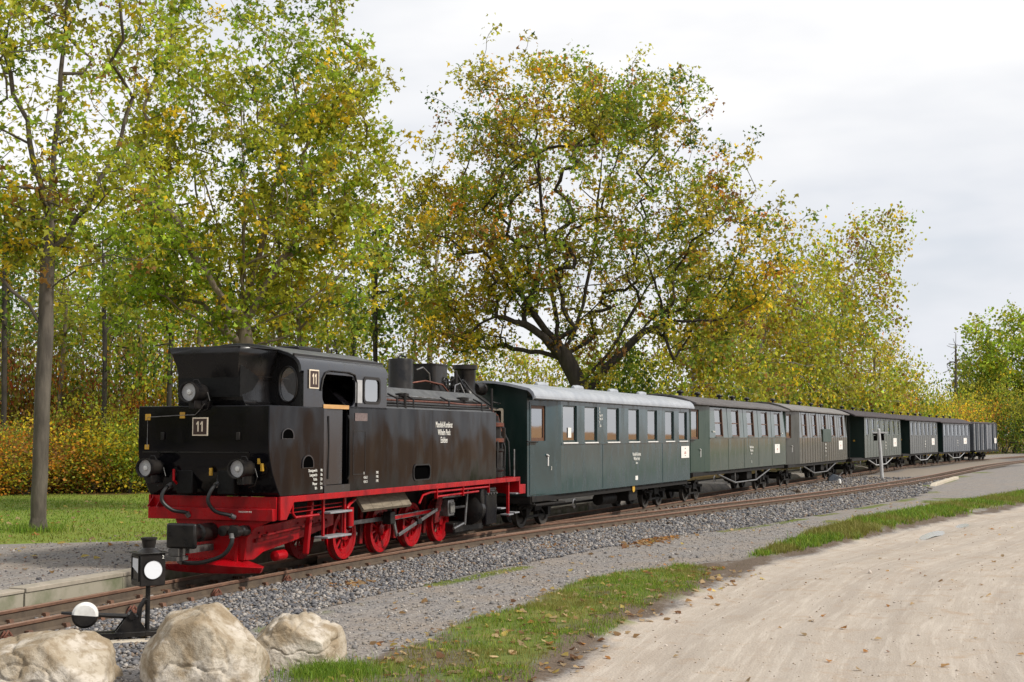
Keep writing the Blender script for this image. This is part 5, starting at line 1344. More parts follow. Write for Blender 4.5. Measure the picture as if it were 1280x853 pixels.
# base, bracket, lever and weight
u = Vector((-.93, -.36, 0)).normalized()        # along the base, towards the counterweight
p_ = Vector((-u.y, u.x, 0))
bs = MB()
for q in (-.09, .09): bs.bar(tuple(u * -.12 + p_ * q + Vector((0, 0, .05))), tuple(u * .85 + p_ * q + Vector((0, 0, .05))), .05, .05)
for q in (0, .3, .6): bs.bar(tuple(u * q - p_ * .12 + Vector((0, 0, .055))), tuple(u * q + p_ * .12 + Vector((0, 0, .055))), .06, .045)
bs.build('base_frame', ir, sw, .004)
bk2 = MB()
for q in (-.07, .07):
    a, b_, c_ = u * .0 + p_ * q, u * .34 + p_ * q, u * .17 + p_ * q
    bk2.add([tuple(a + Vector((0, 0, .07)) - p_ * .008), tuple(b_ + Vector((0, 0, .07)) - p_ * .008), tuple(c_ + Vector((0, 0, .30)) - p_ * .008), tuple(a + Vector((0, 0, .07)) + p_ * .008), tuple(b_ + Vector((0, 0, .07)) + p_ * .008), tuple(c_ + Vector((0, 0, .30)) + p_ * .008)],
            [(0, 1, 2), (5, 4, 3), (0, 3, 4, 1), (1, 4, 5, 2), (2, 5, 3, 0)])
bk2.build('bracket', ir, sw)
MB().tube([tuple(u * .17 - p_ * .1 + Vector((0, 0, .24))), tuple(u * .17 + p_ * .1 + Vector((0, 0, .24)))], .035, 12).build('pivot', ir, sw)
MB().tube([tuple(u * .10 + Vector((0, 0, .22))), tuple(u * .40 + Vector((0, 0, .25))), tuple(u * .88 + Vector((0, 0, .30)))], [.03, .025, .016], 8).build('lever', ir, sw)
MB().tube([tuple(u * .10 + Vector((0, 0, .10))), tuple(u * .08 + Vector((0, 0, .32))), tuple(u * .03 + Vector((0, 0, .40))), (0, 0, .40)], .028, 8).build('crank', ir, sw)
wc = u * .64 + Vector((0, 0, .265))
cw = empty('counterweight', tuple(wc), rad(14)); cw.parent = sw
for a0, a1, m_, nm in ((-.10, math.pi - .10, MAT['white'], 'white_half'), (math.pi - .10, 2 * math.pi - .10, ir, 'black_half')):
    b_ = MB()
    # rounded disc, axis y; angle measured so that the first half is on top
    prof = [(0, -.055), (.11, -.055), (.135, -.03), (.135, .03), (.11, .055), (0, .055)]
    v, f, n_ = [], [], 18
    for r_, h in prof:
        for i in range(n_ + 1):
            a = a0 + (a1 - a0) * i / n_; v.append((r_ * math.cos(a), h, r_ * math.sin(a)))
    for j in range(len(prof) - 1):
        for i in range(n_): f.append((j * (n_ + 1) + i, j * (n_ + 1) + i + 1, (j + 1) * (n_ + 1) + i + 1, (j + 1) * (n_ + 1) + i))
    b_.add(v, f).build(nm, m_, cw)
for (a, b_, w_, m_) in (((-.62, .05, -.03), (-1.35, -.20, -.03), .22, MAT['galv']), ((.12, -.17, -.045), (-.75, -.45, -.045), .16, MAT['pale_stone'])):
    MB().bar(a, b_, w_, .10).build('timber', m_, sw, .01)
MB().bar((.02, .12, .06), (.75, .95, .02), .05, .04).build('point_rod', ir, sw)

# ------------------------------------------------------------------ boulders
bm_, t = M('sandstone', (0.4, 0.33, 0.22), 0.9, 0.0, 0.25)
vv = t.coord('Object')
n1 = t.noise(vv, 2.6, 6, 0.62, 0.4); n2 = t.noise(vv, 14, 6, 0.65); n3 = t.noise(t.coord('Object', (1, 1, 2.5)), 1.3, 4, 0.6)
c = t.mix(t.ramp(n1, [(0.42, 0.0), (0.56, 1.0)]), (0.285, 0.22, 0.145), (0.43, 0.37, 0.29))
c = t.mix(t.math('MULTIPLY', t.ramp(n3, [(0.50, 0.0), (0.57, 1.0)]), 0.7), c, (0.60, 0.545, 0.475))
c = t.mix(t.math('MULTIPLY', t.ramp(n2, [(0.50, 0.0), (0.60, 1.0)]), 0.4), c, (0.17, 0.12, 0.065))
t.link(c, t.bsdf.inputs['Base Color'])
t.bump(t.math('ADD', n2, t.math('MULTIPLY', t.noise(vv, 45, 4, 0.7), 0.5)), 0.7, 0.025)
def boulder(label, loc, size, planes, seed, rz=0.0):
    import bmesh
    bm2 = bmesh.new(); bmesh.ops.create_icosphere(bm2, subdivisions=6, radius=1.0)
    D = np.array([v.co[:] for v in bm2.verts])
    PN = np.array([p[:3] for p in planes], float); PN /= np.linalg.norm(PN, axis=1)[:, None]; PD = np.array([p[3] for p in planes])
    dt = D @ PN.T
    R_ = np.where(dt > .05, PD[None] / np.maximum(dt, .05), 9.0)
    k = 55.0
    R_ = -np.log(np.exp(-k * R_).sum(1) + np.exp(-k * 1.35)) / k
    q = D * R_[:, None]
    nn = np.zeros(len(q))
    for (fq, am) in ((1.6, .05), (3.6, .032), (8, .018), (18, .010), (36, .006), (70, .004)):
        nn += am * (fbm(q[:, 0] + q[:, 2] * .7 + seed, q[:, 1] - q[:, 2] * .5 + 3, fq, seed, 2) - .5) * 2
    rg = np.abs(fbm(q[:, 0] * 1.0 + q[:, 1] * .4 + seed * 2, q[:, 2] * 1.3 - q[:, 1] * .3, 1.7, seed + 5, 3) - .5)
    nn -= .07 * np.exp(-(rg / .018) ** 2)          # cracks
    q = q * (1 + nn)[:, None] * np.array(size)[None]
    for v, co in zip(bm2.verts, q): v.co = co
    me = bpy.data.meshes.new('boulder'); bm2.to_mesh(me); bm2.free()
    finish_mesh(me, bm_, 0)
    me.polygons.foreach_set('use_smooth', np.ones(len(me.polygons), dtype=bool))
    o = link('boulder', me, None, loc, (0, 0, rz))
    return tag(o, label, 'boulder')
boulder('low sandstone boulder with a pale sloping top at the counterweight', (-4.10, 11.40, -.10), (.64, .5, .42),
        [(0, 0, 1, .92), (-.35, -.2, 1, .84), (.75, -.3, .75, .78), (-.1, -1, .35, .72), (.3, -1, .1, .82), (1, 0, .15, .86), (-1, -.2, .2, .95), (0, 1, .2, .9), (.95, -.5, .5, .88), (0, 0, -1, .6)], 11)
boulder('tall tan sandstone boulder with a cleft front beside the lantern', (-2.73, 11.50, -.02), (.545, .48, .52),
        [(-.25, -.1, 1, .92), (.55, -.15, .9, .84), (-.8, -.2, .55, .88), (-.95, -.35, .0, .86), (-.25, -1, .25, .80), (.55, -.85, .15, .84), (1, -.1, .05, .90), (.85, .2, .75, .93), (0, 1, .1, .9), (0, 0, -1, .75), (.1, -.9, -.4, .78)], 23, .1)
boulder('small pale sandstone boulder with an undercut front at the grass edge', (-2.10, 12.35, .00), (.43, .40, .33),
        [(-.1, -.1, 1, .95), (.55, -.25, .9, .80), (-.75, -.25, .75, .78), (0, -1, .22, .62), (.4, -1, -.1, .66), (1, -.15, .15, .9), (-1, -.1, .0, .92), (0, 1, .2, .9), (0, 0, -1, .8)], 37, -.15)

# ------------------------------------------------------------------ signal post, markers and the pale end block
px, py = at(47.6, 2.55)
sp = tag(empty('signal_post', (px, py, -.13)), 'slim white metal post between the two tracks', 'post')
MB().tube([(0, 0, 0), (-.05, 0, 1.2), (-.12, 0, 2.45)], [.095, .085, .08], 10).build('pole', MAT['galv'], sp)
MB().bar((-.45, -.03, 2.30), (.30, -.03, 2.30), .04, .07).build('cross_arm', MAT['galv'], sp)
MB().lathe([(0, 2.45), (.085, 2.45), (.05, 2.5), (0, 2.51)], (-.12, 0, 0), 'z', 10).build('cap', MAT['galv'], sp)
px, py = at(37.5, 2.25)
mk_ = tag(empty('fouling_marker', (px, py, -.14)), 'small white topped marker peg between the tracks', 'marker')
MB().tube([(0, 0, 0), (0, 0, .12)], .055, 10).build('foot', MAT['black_iron'], mk_); MB().lathe([(.07, .12), (.08, .2), (.06, .30), (0, .32)], n=12).build('head', MAT['white'], mk_)
px, py = at(43.6, .95)
ptm = tag(empty('point_lock', (px, py, -.13)), 'small blue grey point lock box beside the train track', 'lock box')
MB().prism([(-.35, 0), (.35, 0), (.25, .22), (-.1, .34), (-.3, .2)], -.16, .16).build('casing', MAT['grey_f'], ptm, .02)
MB().tube([(.1, -.2, .2), (.3, -.3, .42)], .025, 6).build('lever', MAT['galv'], ptm)
a, b_ = at(38.2, 5.92), at(49.0, 5.95)
rb = tag(empty('ramp_block', (float(a[0]), float(a[1]), -.12), math.atan2(b_[1] - a[1], b_[0] - a[0])), 'pale concrete edge of the ramp beside the siding', 'kerb')
MB().prism([(0, -.06), (10.6, -.06), (10.6, .12), (1.2, .12)], -.12, .12).build('edge_block', MAT['pale_stone'], rb, .02)
# ------------------------------------------------------------------ trees
MAT['leaf'] = tint_mat('leaf', 0.55, 0.58, 0.28)
MAT['bark'] = worn('grey_bark', (.125, .105, .082), (.060, .050, .040), 6, (.85, .95), .6, 18, .02, stretch=(1, 1, .25))
MAT['bark_dark'] = worn('dark_bark', (.055, .045, .035), (.028, .023, .019), 6, (.85, .95), .6, 18, .02, stretch=(1, 1, .25))
MAT['bark_birch'] = worn('birch_bark', (.42, .40, .37), (.10, .09, .08), 5, (.7, .85), .3, 18, .01, stretch=(.4, .4, 2.2), contrast=(.45, .6))
MAT['bark_tan'] = worn('tan_bark', (.23, .185, .135), (.13, .10, .075), 5, (.85, .95), .5, 18, .02, stretch=(1, 1, .3))

def in_crown(blobs, n, r, shell=.62, clump=1, cr=.3):
    if clump > 1:
        c_ = in_crown(blobs, max(2, n // clump), r, shell)
        k_ = r.integers(0, len(c_), n)
        return c_[k_] + r.normal(0, 1, (n, 3)) * np.array([cr, cr, cr * .7]) * r.uniform(.6, 1.3, (len(c_), 1))[k_]
    w = np.array([b[6] for b in blobs], float); w /= w.sum()
    out = []; ph = r.uniform(0, 6.28, 3)
    for k in r.choice(len(blobs), n, p=w):
        b = blobs[k]; d = r.normal(size=3); d /= np.linalg.norm(d)
        q = r.random() ** (1 / 3) if r.random() > shell else .72 + .30 * r.random()
        lump = 1 + .30 * (math.sin(3.1 * d[0] + 2.3 * d[2] + ph[0]) * math.sin(2.7 * d[1] - 3.3 * d[2] + ph[1]) + .6 * math.sin(6.3 * d[0] - 5.1 * d[2] + ph[2])) * .8
        q *= lump * (1.0 if r.random() > .06 else 1.12)
        out.append((b[0] + d[0] * b[3] * q, b[1] + d[1] * b[4] * q, b[2] + d[2] * b[5] * q))
    return np.array(out)
def resample(pts, step):
    P = [np.array(p, float) for p in pts]
    if len(P) > 2:
        Q = []
        for i in range(len(P) - 1):
            p0, p1, p2, p3 = P[max(i - 1, 0)], P[i], P[i + 1], P[min(i + 2, len(P) - 1)]
            for q in (0, .25, .5, .75): Q.append(.5 * (2 * p1 + (p2 - p0) * q + (2 * p0 - 5 * p1 + 4 * p2 - p3) * q * q + (3 * p1 - p0 - 3 * p2 + p3) * q ** 3))
        P = Q + [P[-1]]
        return P
    out = [P[0]]
    for a, b in zip(P[:-1], P[1:]):
        n = max(1, int(np.linalg.norm(b - a) / step))
        for k in range(1, n + 1): out.append(a + (b - a) * k / n)
    return out
def grow(trunk, limbs, targets, r, R0, rtip=.006, branch_z=2.0, wob=.10, up=.12):
    N = []; par = []
    def chain(pts, start):
        p = start
        for q in pts: N.append(np.array(q, float)); par.append(p); p = len(N) - 1
        return p
    tk = resample(trunk, .45)
    tk = [q + np.array([r.normal(0, .006), r.normal(0, .006), 0]) * (0 if i < 2 else 1) for i, q in enumerate(tk)]
    chain(tk, -1)
    for lm in limbs:
        P = np.array(N); a = np.array(lm[0], float); k = int(((P - a) ** 2).sum(1).argmin())
        pts = resample(lm, .5)[1:]
        chain([q + r.normal(0, .03, 3) for q in pts], k)
    tips = []
    c0 = np.array(trunk[-1], float)
    order = np.argsort(((targets - c0) ** 2).sum(1))
    cap = len(N) + len(targets) * 7 + 10
    PA = np.zeros((cap, 3)); PA[:len(N)] = np.array(N); cnt = len(N)
    ok = np.zeros(cap, bool); ok[:cnt] = PA[:cnt, 2] > branch_z
    for ti in order:
        T = targets[ti]
        D = PA[:cnt] - T; d = np.sqrt((D ** 2).sum(1))
        cost = d + .9 * np.maximum(0, D[:, 2] + .25 * d) + np.where(ok[:cnt], 0, 1e3)
        k = int(cost.argmin()); a = PA[k]; L = d[k]
        n = int(min(6, max(1, round(L / .45))))
        bend = np.array([r.normal(0, wob), r.normal(0, wob), -up * L * .3]) * L * .5
        p = k
        for j in range(1, n + 1):
            q = j / n; pt = a + (T - a) * q + bend * (4 * q * (1 - q)) * .5
            if j < n: pt = pt + r.normal(0, .035, 3)
            PA[cnt] = pt; ok[cnt] = True; par.append(p); p = cnt; cnt += 1
        tips.append(p)
    PA = PA[:cnt]; par = np.array(par)
    load = np.zeros(cnt); load[tips] += 1
    for i in range(cnt - 1, 0, -1):
        if par[i] >= 0: load[par[i]] += load[i]
    load = np.maximum(load, 1)
    rad_ = np.maximum(rtip, R0 * (load / load[0]) ** .58)
    ch = [[] for _ in range(cnt)]
    for i in range(cnt):
        if par[i] >= 0: ch[par[i]].append(i)
    mb = MB(); stack = [(0, None)]
    while stack:
        i, p = stack.pop()
        pts, rs = [], []
        if p is not None: pts.append(PA[p]); rs.append(min(rad_[p], rad_[i] * 1.25))
        while True:
            pts.append(PA[i]); rs.append(rad_[i])
            if not ch[i]: break
            c_ = sorted(ch[i], key=lambda q: -load[q])
            for q in c_[1:]: stack.append((q, i))
            i = c_[0]
        if len(pts) >= 2:
            m = max(rs)
            mb.tube(pts, rs, 10 if m > .12 else (6 if m > .04 else (4 if m > .018 else 3)), False)
    # swell at the foot
    return mb, PA[tips], PA, rad_
def leaf_mesh(name, tips, per, spread, size, cols, wts, r, zvar=None, droop=.35, vary=.26, lobed=False):
    nt = len(tips); n = nt * per
    base = np.repeat(tips, per, 0)
    ax = r.normal(0, 1, (nt, 3)); ax[:, 2] *= .6; ax /= np.linalg.norm(ax, axis=1)[:, None]
    P = base + r.normal(0, 1, (n, 3)) * np.array(spread)[None] + np.repeat(ax, per, 0) * r.normal(0, spread[0] * 1.3, (n, 1))
    a = r.normal(0, 1, (n, 3)); a[:, 2] -= droop; a /= np.linalg.norm(a, axis=1)[:, None]
    h = r.normal(0, 1, (n, 3)); h[:, 2] += .6
    b = np.cross(a, h); b /= np.linalg.norm(b, axis=1)[:, None]
    nn = np.cross(a, b)
    L = size * np.clip(r.lognormal(0, .28, n), .5, 1.6)[:, None]
    v = np.stack([P, P + a * L * .48 + b * L * .40 + nn * L * .10, P + a * L, P + a * L * .48 - b * L * .40 + nn * L * .10], 1).reshape(-1, 3)
    nv, nt_ = 4, 2
    k = np.arange(n)[:, None] * 4
    f = np.concatenate([k, k + 1, k + 2, k, k + 2, k + 3], 1).reshape(-1)
    if lobed:
        L = L * 1.15
        cu = r.normal(.10, .08, (n, 1))
        q = lambda u_, w_, h_: P + a * L * u_ + b * L * w_ + nn * L * (h_ * cu * 2)
        v = np.stack([P, q(.28, .52, 1), q(.46, .20, .4), q(1.0, 0, 1.2), q(.46, -.20, .4), q(.28, -.52, 1)], 1).reshape(-1, 3)
        k = np.arange(n)[:, None] * 6; nv, nt_ = 6, 4
        f = np.concatenate([k, k + 1, k + 2, k, k + 2, k + 3, k, k + 3, k + 4, k, k + 4, k + 5], 1).reshape(-1)
    cols = np.array(cols); wts = np.array(wts, float); wts /= wts.sum()
    tipc = r.choice(len(cols), nt, p=wts)
    # neighbouring twigs tend to turn together
    ang = fbm(tips[:, 0] + tips[:, 2] * .6, tips[:, 1] + tips[:, 2] * .8, .45, int(r.integers(1e6)), 2)
    rk = np.argsort(np.argsort(ang)) / max(1, nt - 1)
    cum = np.cumsum(wts); reg = np.searchsorted(cum, rk).clip(0, len(cols) - 1)
    tipc = np.where(r.random(nt) < .55, reg, tipc)
    lc = np.repeat(tipc, per)
    sw_ = r.random(n) < .18
    lc[sw_] = r.choice(len(cols), sw_.sum(), p=wts)
    c = cols[lc] * np.exp(r.normal(0, vary, (n, 1))) * np.repeat(np.exp(r.normal(0, .12, (nt, 1))), per, 0)
    me = np_mesh(name, v, f, np.full(n * nt_, 3), MAT['leaf'])
    point_color(me, np.repeat(c, nv, 0))
    return me
DG, GR, YG, YE, OR, BR_, RD, OL = (.085, .15, .022), (.20, .29, .03), (.44, .44, .038), (.70, .50, .032), (.60, .25, .03), (.31, .165, .05), (.36, .09, .032), (.33, .30, .045)
BRT = (.32, .44, .04)

def tree(name, label, cat, loc, trunk, limbs, blobs, ntip, per, R0, cols, wts, bark, size=.12, spread=(.24, .24, .2), seed=1, branch_z=2.0, group=None, rtip=.006, shell=.6, droop=.35, wob=.1):
    r = np.random.default_rng(seed)
    big = name in ('maple_tree', 'spreading_tree')
    tg = in_crown(blobs, ntip, r, shell, 4 if big else 3, .48 if big else .6)
    mb, tips, PA, rr = grow(trunk, limbs, tg, r, R0, rtip, branch_z, wob)
    T = tag(empty(name, loc), label, cat, group)
    fl = MB().tube([(trunk[0][0], trunk[0][1], -.15), (trunk[0][0], trunk[0][1], .05), (trunk[0][0], trunk[0][1], .3)], [R0 * 1.5, R0 * 1.28, R0 * .98], 12, False)
    mb.add(fl.v, fl.f)
    mb.build('trunk', MAT[bark], T, smooth=80)
    link('crown', leaf_mesh('crown', tips, per, spread, size, cols, wts, r, droop=droop, lobed=name in ('maple_tree', 'spreading_tree')), T)
    return T
gz = lambda x, y: float(ground_z(x, y)[0])

# young maple on the lawn in front
tree('maple_tree', 'slender grey maple standing alone on the lawn beside the path', 'tree', (-9.66, 26.3, .08),
     [(0, 0, 0), (.01, 0, 1.6), (.03, 0, 3.6), (.06, 0, 5.6), (.08, 0, 6.6)],
     [[(.08, 0, 6.2), (-.3, .2, 7.6), (-1.0, .3, 9.6), (-1.5, .4, 11.5)], [(.08, 0, 6.6), (.25, -.2, 8.6), (.5, -.3, 12)], [(.06, 0, 5.7), (.8, .2, 6.8), (1.5, .3, 8.6), (1.8, .2, 10.5)], [(.04, 0, 4.2), (-.8, -.3, 5.2), (-1.6, -.4, 6.2)], [(.05, 0, 4.9), (.8, -.2, 5.4), (1.5, -.3, 5.7)]],
     [(-.2, 0, 9.2, 2.3, 2.0, 3.4, 5), (.6, 0, 6.6, 1.9, 1.7, 1.1, 1.5), (-1.4, 0, 6.6, 1.2, 1.4, 1.2, 1), (.8, 0, 12, 1.8, 1.5, 1.6, 1.5)], 560, 21, .155,
     [GR, YG, BRT, OL, BR_, YE], [1.6, 5, 2.4, 1.6, .6, .8], 'bark', .10, (.13, .13, .11), 3, 3.9)
# the big maple behind the cab
tree('maple_tree', 'large yellow green maple with many upright limbs behind the cab', 'tree', (-6.9, 33, .08),
     [(0, 0, 0), (.0, 0, 2), (-.02, 0, 4.2), (-.10, 0, 5.4)],
     [[(-.1, 0, 5.2), (-.5, 0, 6.6), (-1.3, .2, 9), (-1.9, .3, 12)], [(-.1, 0, 5.4), (-.1, .2, 8), (-.3, .3, 12.5)], [(-.05, 0, 5.2), (.35, -.2, 6.6), (.9, -.3, 9.0), (1.5, -.4, 12.2)], [(-.05, 0, 4.8), (1.0, -.2, 6.6), (2.0, -.3, 8.4), (2.7, -.4, 10)],
      [(0, 0, 4.3), (-1.2, -.5, 5.0), (-2.6, -.9, 5.8), (-3.5, -1, 6.4)], [(0, 0, 4.6), (1.6, .3, 5.5), (3.0, .5, 6.8)], [(-.1, 0, 5), (-1.2, .9, 6.5), (-2.4, 1.4, 8.6)], [(0, 0, 5), (.6, 1.4, 7), (.9, 2.2, 10)], [(0, 0, 5.2), (.2, -1.2, 7), (.2, -2.0, 10)]],
     [(-.2, 0, 10.2, 3.5, 3.0, 4.6, 7), (0, 0, 6.9, 3.7, 3.0, 1.9, 2.6), (2.4, 0, 8.6, 1.3, 1.8, 3.0, 1.2), (-2.6, 0, 6.4, 1.4, 1.6, 1.4, .8), (2.0, 0, 5.2, 1.6, 1.6, .9, .5)], 1400, 24, .25,
     [GR, BRT, YG, YE, OL, DG], [1.8, 4.0, 5.5, .9, .9, .3], 'bark_tan', .110, (.13, .13, .11), 5, 3.8)
# the spreading oak-like tree behind the first carriage
tree('spreading_tree', 'broad leaning tree with dark trunk turning yellow brown behind the silver roof', 'tree', (3.05, 45, .05),
     [(0, 0, 0), (-.2, 0, 1.5), (-.55, 0, 3.4), (-1.15, 0, 4.7), (-1.45, 0, 5.6)],
     [[(-1.4, 0, 5.3), (-1.6, .2, 7.0), (-1.9, .3, 9.5), (-2.2, .5, 12.5)], [(-1.15, 0, 4.6), (-2.3, -.4, 5.7), (-3.6, -.6, 6.1), (-4.6, -.5, 5.5), (-5.3, -.3, 5.2)], [(-1.3, 0, 5.0), (-2.6, .5, 6.8), (-3.9, .9, 9.0), (-4.9, 1, 11)], [(-1.3, 0, 5.1), (-.3, -.4, 6.4), (1.3, -.7, 7.6), (2.4, -.8, 9.6), (3.3, -.8, 12)],
      [(-1.2, 0, 4.9), (-.5, .6, 6.6), (.0, 1, 9.5), (.3, 1.2, 13)], [(-.5, 0, 3.9), (.6, .4, 5.2), (1.5, .6, 6.8), (2.7, .6, 8.2), (4.2, .5, 9.3)], [(-.45, 0, 3.6), (1.2, -.5, 5.3), (2.6, -.9, 5.9), (4.2, -1, 6.0), (5.4, -1, 6.6)], [(1.2, -.5, 5.3), (2.4, .5, 6.6), (3.8, .8, 7.4)], [(-1.1, 0, 4.6), (-2.2, 0, 4.95), (-3.0, .1, 5.0)]],
     [(-.6, 0, 10.4, 5.6, 4.0, 5.2, 8), (-5.3, 0, 8.2, 2.3, 2.6, 2.9, 1.7), (3.9, 0, 8.4, 2.5, 2.6, 2.6, 1.6), (4.6, -.5, 6.3, 1.5, 1.8, .9, .5), (-4.6, -.4, 5.9, 1.7, 1.7, .8, .6), (-1, 0, 13, 3.6, 3, 2.3, 1.3)], 1700, 27, .36,
     [GR, OL, YG, YE, BR_, OR, DG], [4.0, 3.0, 3.2, 2.6, 1.0, .4, .9], 'bark_dark', .118, (.17, .17, .15), 8, 3.6, rtip=.008, wob=.16)
# thin birch left of it
def birch(lab, loc, h, lean, seed, cols, wts, ntip=420, per=12, size=.15, width=1.0, top_w=.45):
    bl = [(lean * .35, 0, h * .45, 1.9 * width, 1.6 * width, h * .26, 3), (lean * .7, 0, h * .72, 1.6 * width, 1.4 * width, h * .22, 2.4), (lean * 1.15, 0, h * .95, 1.5 * top_w, 1.2 * top_w, h * .10, .9)]
    return tree('birch_tree', lab, 'tree', loc, [(0, 0, 0), (.03 * lean, 0, h * .3), (.3 * lean, 0, h * .62), (lean, 0, h * .95)], [], bl, ntip, per, .13, cols, wts, 'bark_birch', size, (.30, .22, .30), seed, h * .18, None, .007, .4, 1.2, .12)
birch('thin white stemmed birch with sparse leaves behind the chimney', (-3.6, 55, .05), 12.5, .6, 21, [OL, GR, YG, BR_, YE], [3, 2, 2, 1.6, 1], 330, 9, .17, 1.05)
B1 = [OL, YG, BRT, YE, BR_]
birch('leaning yellow green birch with windblown top beyond the second carriage roof', (14.2, 75, .05), 13.4, 2.4, 22, B1, [2.4, 4, 1.6, 1.6, 1.0], 520, 14, .20, 1.9, 1.5)
birch('tall white stemmed birch with ragged brown top beyond the third carriage roof', (22.6, 90, .05), 16.6, 2.6, 23, B1, [2.4, 4, 1.8, 1.0, 1.4], 620, 15, .22, 2.1, 1.9)
birch('golden birch with a broad low crown between the windblown birches', (18.4, 84, .05), 11.5, .9, 24, [YG, YE, OL, GR], [3, .8, 3.4, 3], 620, 14, .21, 2.2, 1.0)
birch('brownish birch behind the right limbs of the spreading tree', (9.2, 66, .05), 10.2, .8, 25, [OL, YE, BR_, YG, GR], [3.4, 1, 1.4, 2.4, 1.6], 520, 13, .20, 2.0, 1.0)
# tree by the far bend
tree('ash_tree', 'bright green round crowned tree standing past the end of the train', 'tree', (57.5, 146, 0),
     [(0, 0, 0), (0, 0, 3), (.1, 0, 6)], [[(.1, 0, 5), (-2, 0, 8), (-4, 0, 10)], [(.1, 0, 6), (.3, .5, 11)], [(.1, 0, 5), (2.5, 0, 8), (4.5, 0, 11)]],
     [(-.3, 0, 10.6, 6.0, 4.5, 5.6, 6), (-4.2, 0, 7.6, 3.2, 3, 3.2, 2), (3.2, 0, 8, 3.6, 3, 4, 2), (6, 0, 9, 3, 3, 5, 2)], 1100, 17, .38, [BRT, GR, YG, YE, OL], [4, 3, 3.4, .6, .8], 'bark_dark', .34, (.42, .42, .38), 31, 3.5, rtip=.012)
r_ = np.random.default_rng(77)
bt = tag(empty('bare_tree', (49.2, 142, 0)), 'thin leafless tree standing against the sky past the golden trees', 'tree')
mb, *_ = grow([(0, 0, 0), (0, 0, 6), (.2, 0, 13.4)], [], in_crown([(0, 0, 9.5, 1.7, 1.2, 3.6, 1)], 46, r_), r_, .17, .025, 5.0)
mb.build('trunk', MAT['bark'], bt, smooth=80)

# ---- wood of slim trees and its undergrowth: a few individuals copied about
def proto_tree(seed, h, cols, wts, bark, ntip=100, per=13, size=.17, w=1.7):
    r = np.random.default_rng(seed)
    bl = [(0, 0, h * .70, w, w, h * .20, 3), (.2, .1, h * .90, w * .75, w * .75, h * .12, 1.5), (-.1, 0, h * .45, w * .9, w * .9, h * .09, .5)]
    lean = r.normal(0, .35)
    mb, tips, *_ = grow([(0, 0, 0), (lean * .3, r.normal(0, .1), h * .4), (lean, 0, h * .9)], [], in_crown(bl, ntip, r, .45, 4, .4), r, .11, .007, h * .28)
    return mb.mesh('trunk', MAT[bark], 80), leaf_mesh('crown', tips, per, (.34, .34, .28), size, cols, wts, r)
def place(kind, name, label, cat, group, x, y, sc=1.0, z=None):
    T = tag(empty(name, (x, y, gz(x, y) - .02 if z is None else z), float(rng.uniform(0, 6.28))), label, cat, group)
    T.scale = (sc, sc, sc * float(rng.uniform(.92, 1.1)))
    link('trunk', kind[0], T); link('crown', kind[1], T)
    return T
woods = [proto_tree(101, 11.5, [GR, YG, OL, DG], [3, 2, 2, 2.5], 'bark_tan'), proto_tree(102, 12.5, [BRT, YG, GR, DG], [2, 2.4, 3, 1.5], 'bark_dark'), proto_tree(103, 10.5, [YG, YE, OL, GR], [2.4, .8, 3, 3], 'bark_tan'),
         proto_tree(104, 12.0, [GR, DG, OL], [3, 3, 2], 'bark_dark', 130), proto_tree(105, 9.5, [YE, YG, OR, OL], [1.8, 3, .7, 3], 'bark_tan')]
WL = ('slim green tree in the wood beyond the lawn', 'slim dark stemmed bright green tree in the wood beyond the lawn', 'slim yellowing tree in the wood beyond the lawn', 'sparse dark green tree in the wood beyond the lawn', 'small golden tree in the wood beyond the lawn')
spots = []
for row, (y0, n_) in enumerate(((45.6, 8), (50, 8), (56, 8), (64, 6))):
    for k in range(n_):
        px_ = -30 + 520 * (k + .5 + rng.uniform(-.35, .35)) / n_
        y = y0 + rng.uniform(-1.6, 1.6) + (0 if px_ < 330 else 3)
        spots.append(((px_ - 640) / 1600 * y, y))
def seen_past(x, y):
    q = x / y
    for lim, nm in ((-.385, 'past the left of the slender maple'), (-.345, 'straight behind the slender maple'), (-.30, 'between the slender maple and the bunker'), (-.235, 'behind the coal bunker'), (-.15, 'behind the cab'), (-.075, 'behind the steam dome'), (-.01, 'behind the chimney'),
                    (.07, 'behind the front of the silver roofed carriage'), (.14, 'behind the rear of the silver roofed carriage'), (.215, 'behind the five sash carriage'), (.262, 'behind the brown stained carriage'), (.305, 'behind the grey green carriage'), (.335, 'behind the blue grey carriage'), (.36, 'behind the steel blue carriage'), (9, 'past the goods van')):
        if q < lim: return nm
WC = ('slim green tree', 'dark stemmed bright green tree', 'slim yellowing tree', 'sparse dark green tree', 'small golden tree')
def wood_label(k, x, y, s):
    row = 'in front' if y < 49 else ('midway' if y < 60 else 'far back')
    return f'{"tall" if s > .87 else "shorter"} {WC[k]} {row} {seen_past(x, y)}'
for i, (x, y) in enumerate(spots):
    k = int(rng.choice(5, p=[.25, .22, .2, .2, .13])); s_ = float(rng.uniform(.72, 1.0))
    place(woods[k], 'slim_tree', wood_label(k, x, y, s_), 'tree', 'slim trees of the wood beyond the lawn', x, y, s_)
RL = ('slim green tree in the thicket behind the train', 'slim dark stemmed bright green tree in the thicket behind the train', 'slim yellowing tree in the thicket behind the train', 'sparse dark green tree in the thicket behind the train', 'small golden tree in the thicket behind the train')
for (x, y, k, s) in ((-8.5, 66, 2, .8), (-5.5, 70, 0, .8), (-2.0, 72, 2, .75), (.8, 68, 4, .75), (3.8, 70, 2, .8), (6.2, 72, 0, .8), (11.5, 73, 2, .85), (16.5, 92, 4, .95), (27.5, 108, 2, .9), (29.5, 104, 4, 1.0), (33.0, 112, 4, .95), (35.6, 116, 2, .85), (20.0, 100, 2, 1.0), (24.5, 104, 0, 1.0), (13.0, 86, 0, .95)):
    place(woods[k], 'slim_tree', f'{WC[k]} in the thicket {seen_past(x, y)}', 'tree', 'slim trees of the thicket behind the train', x, y, s)

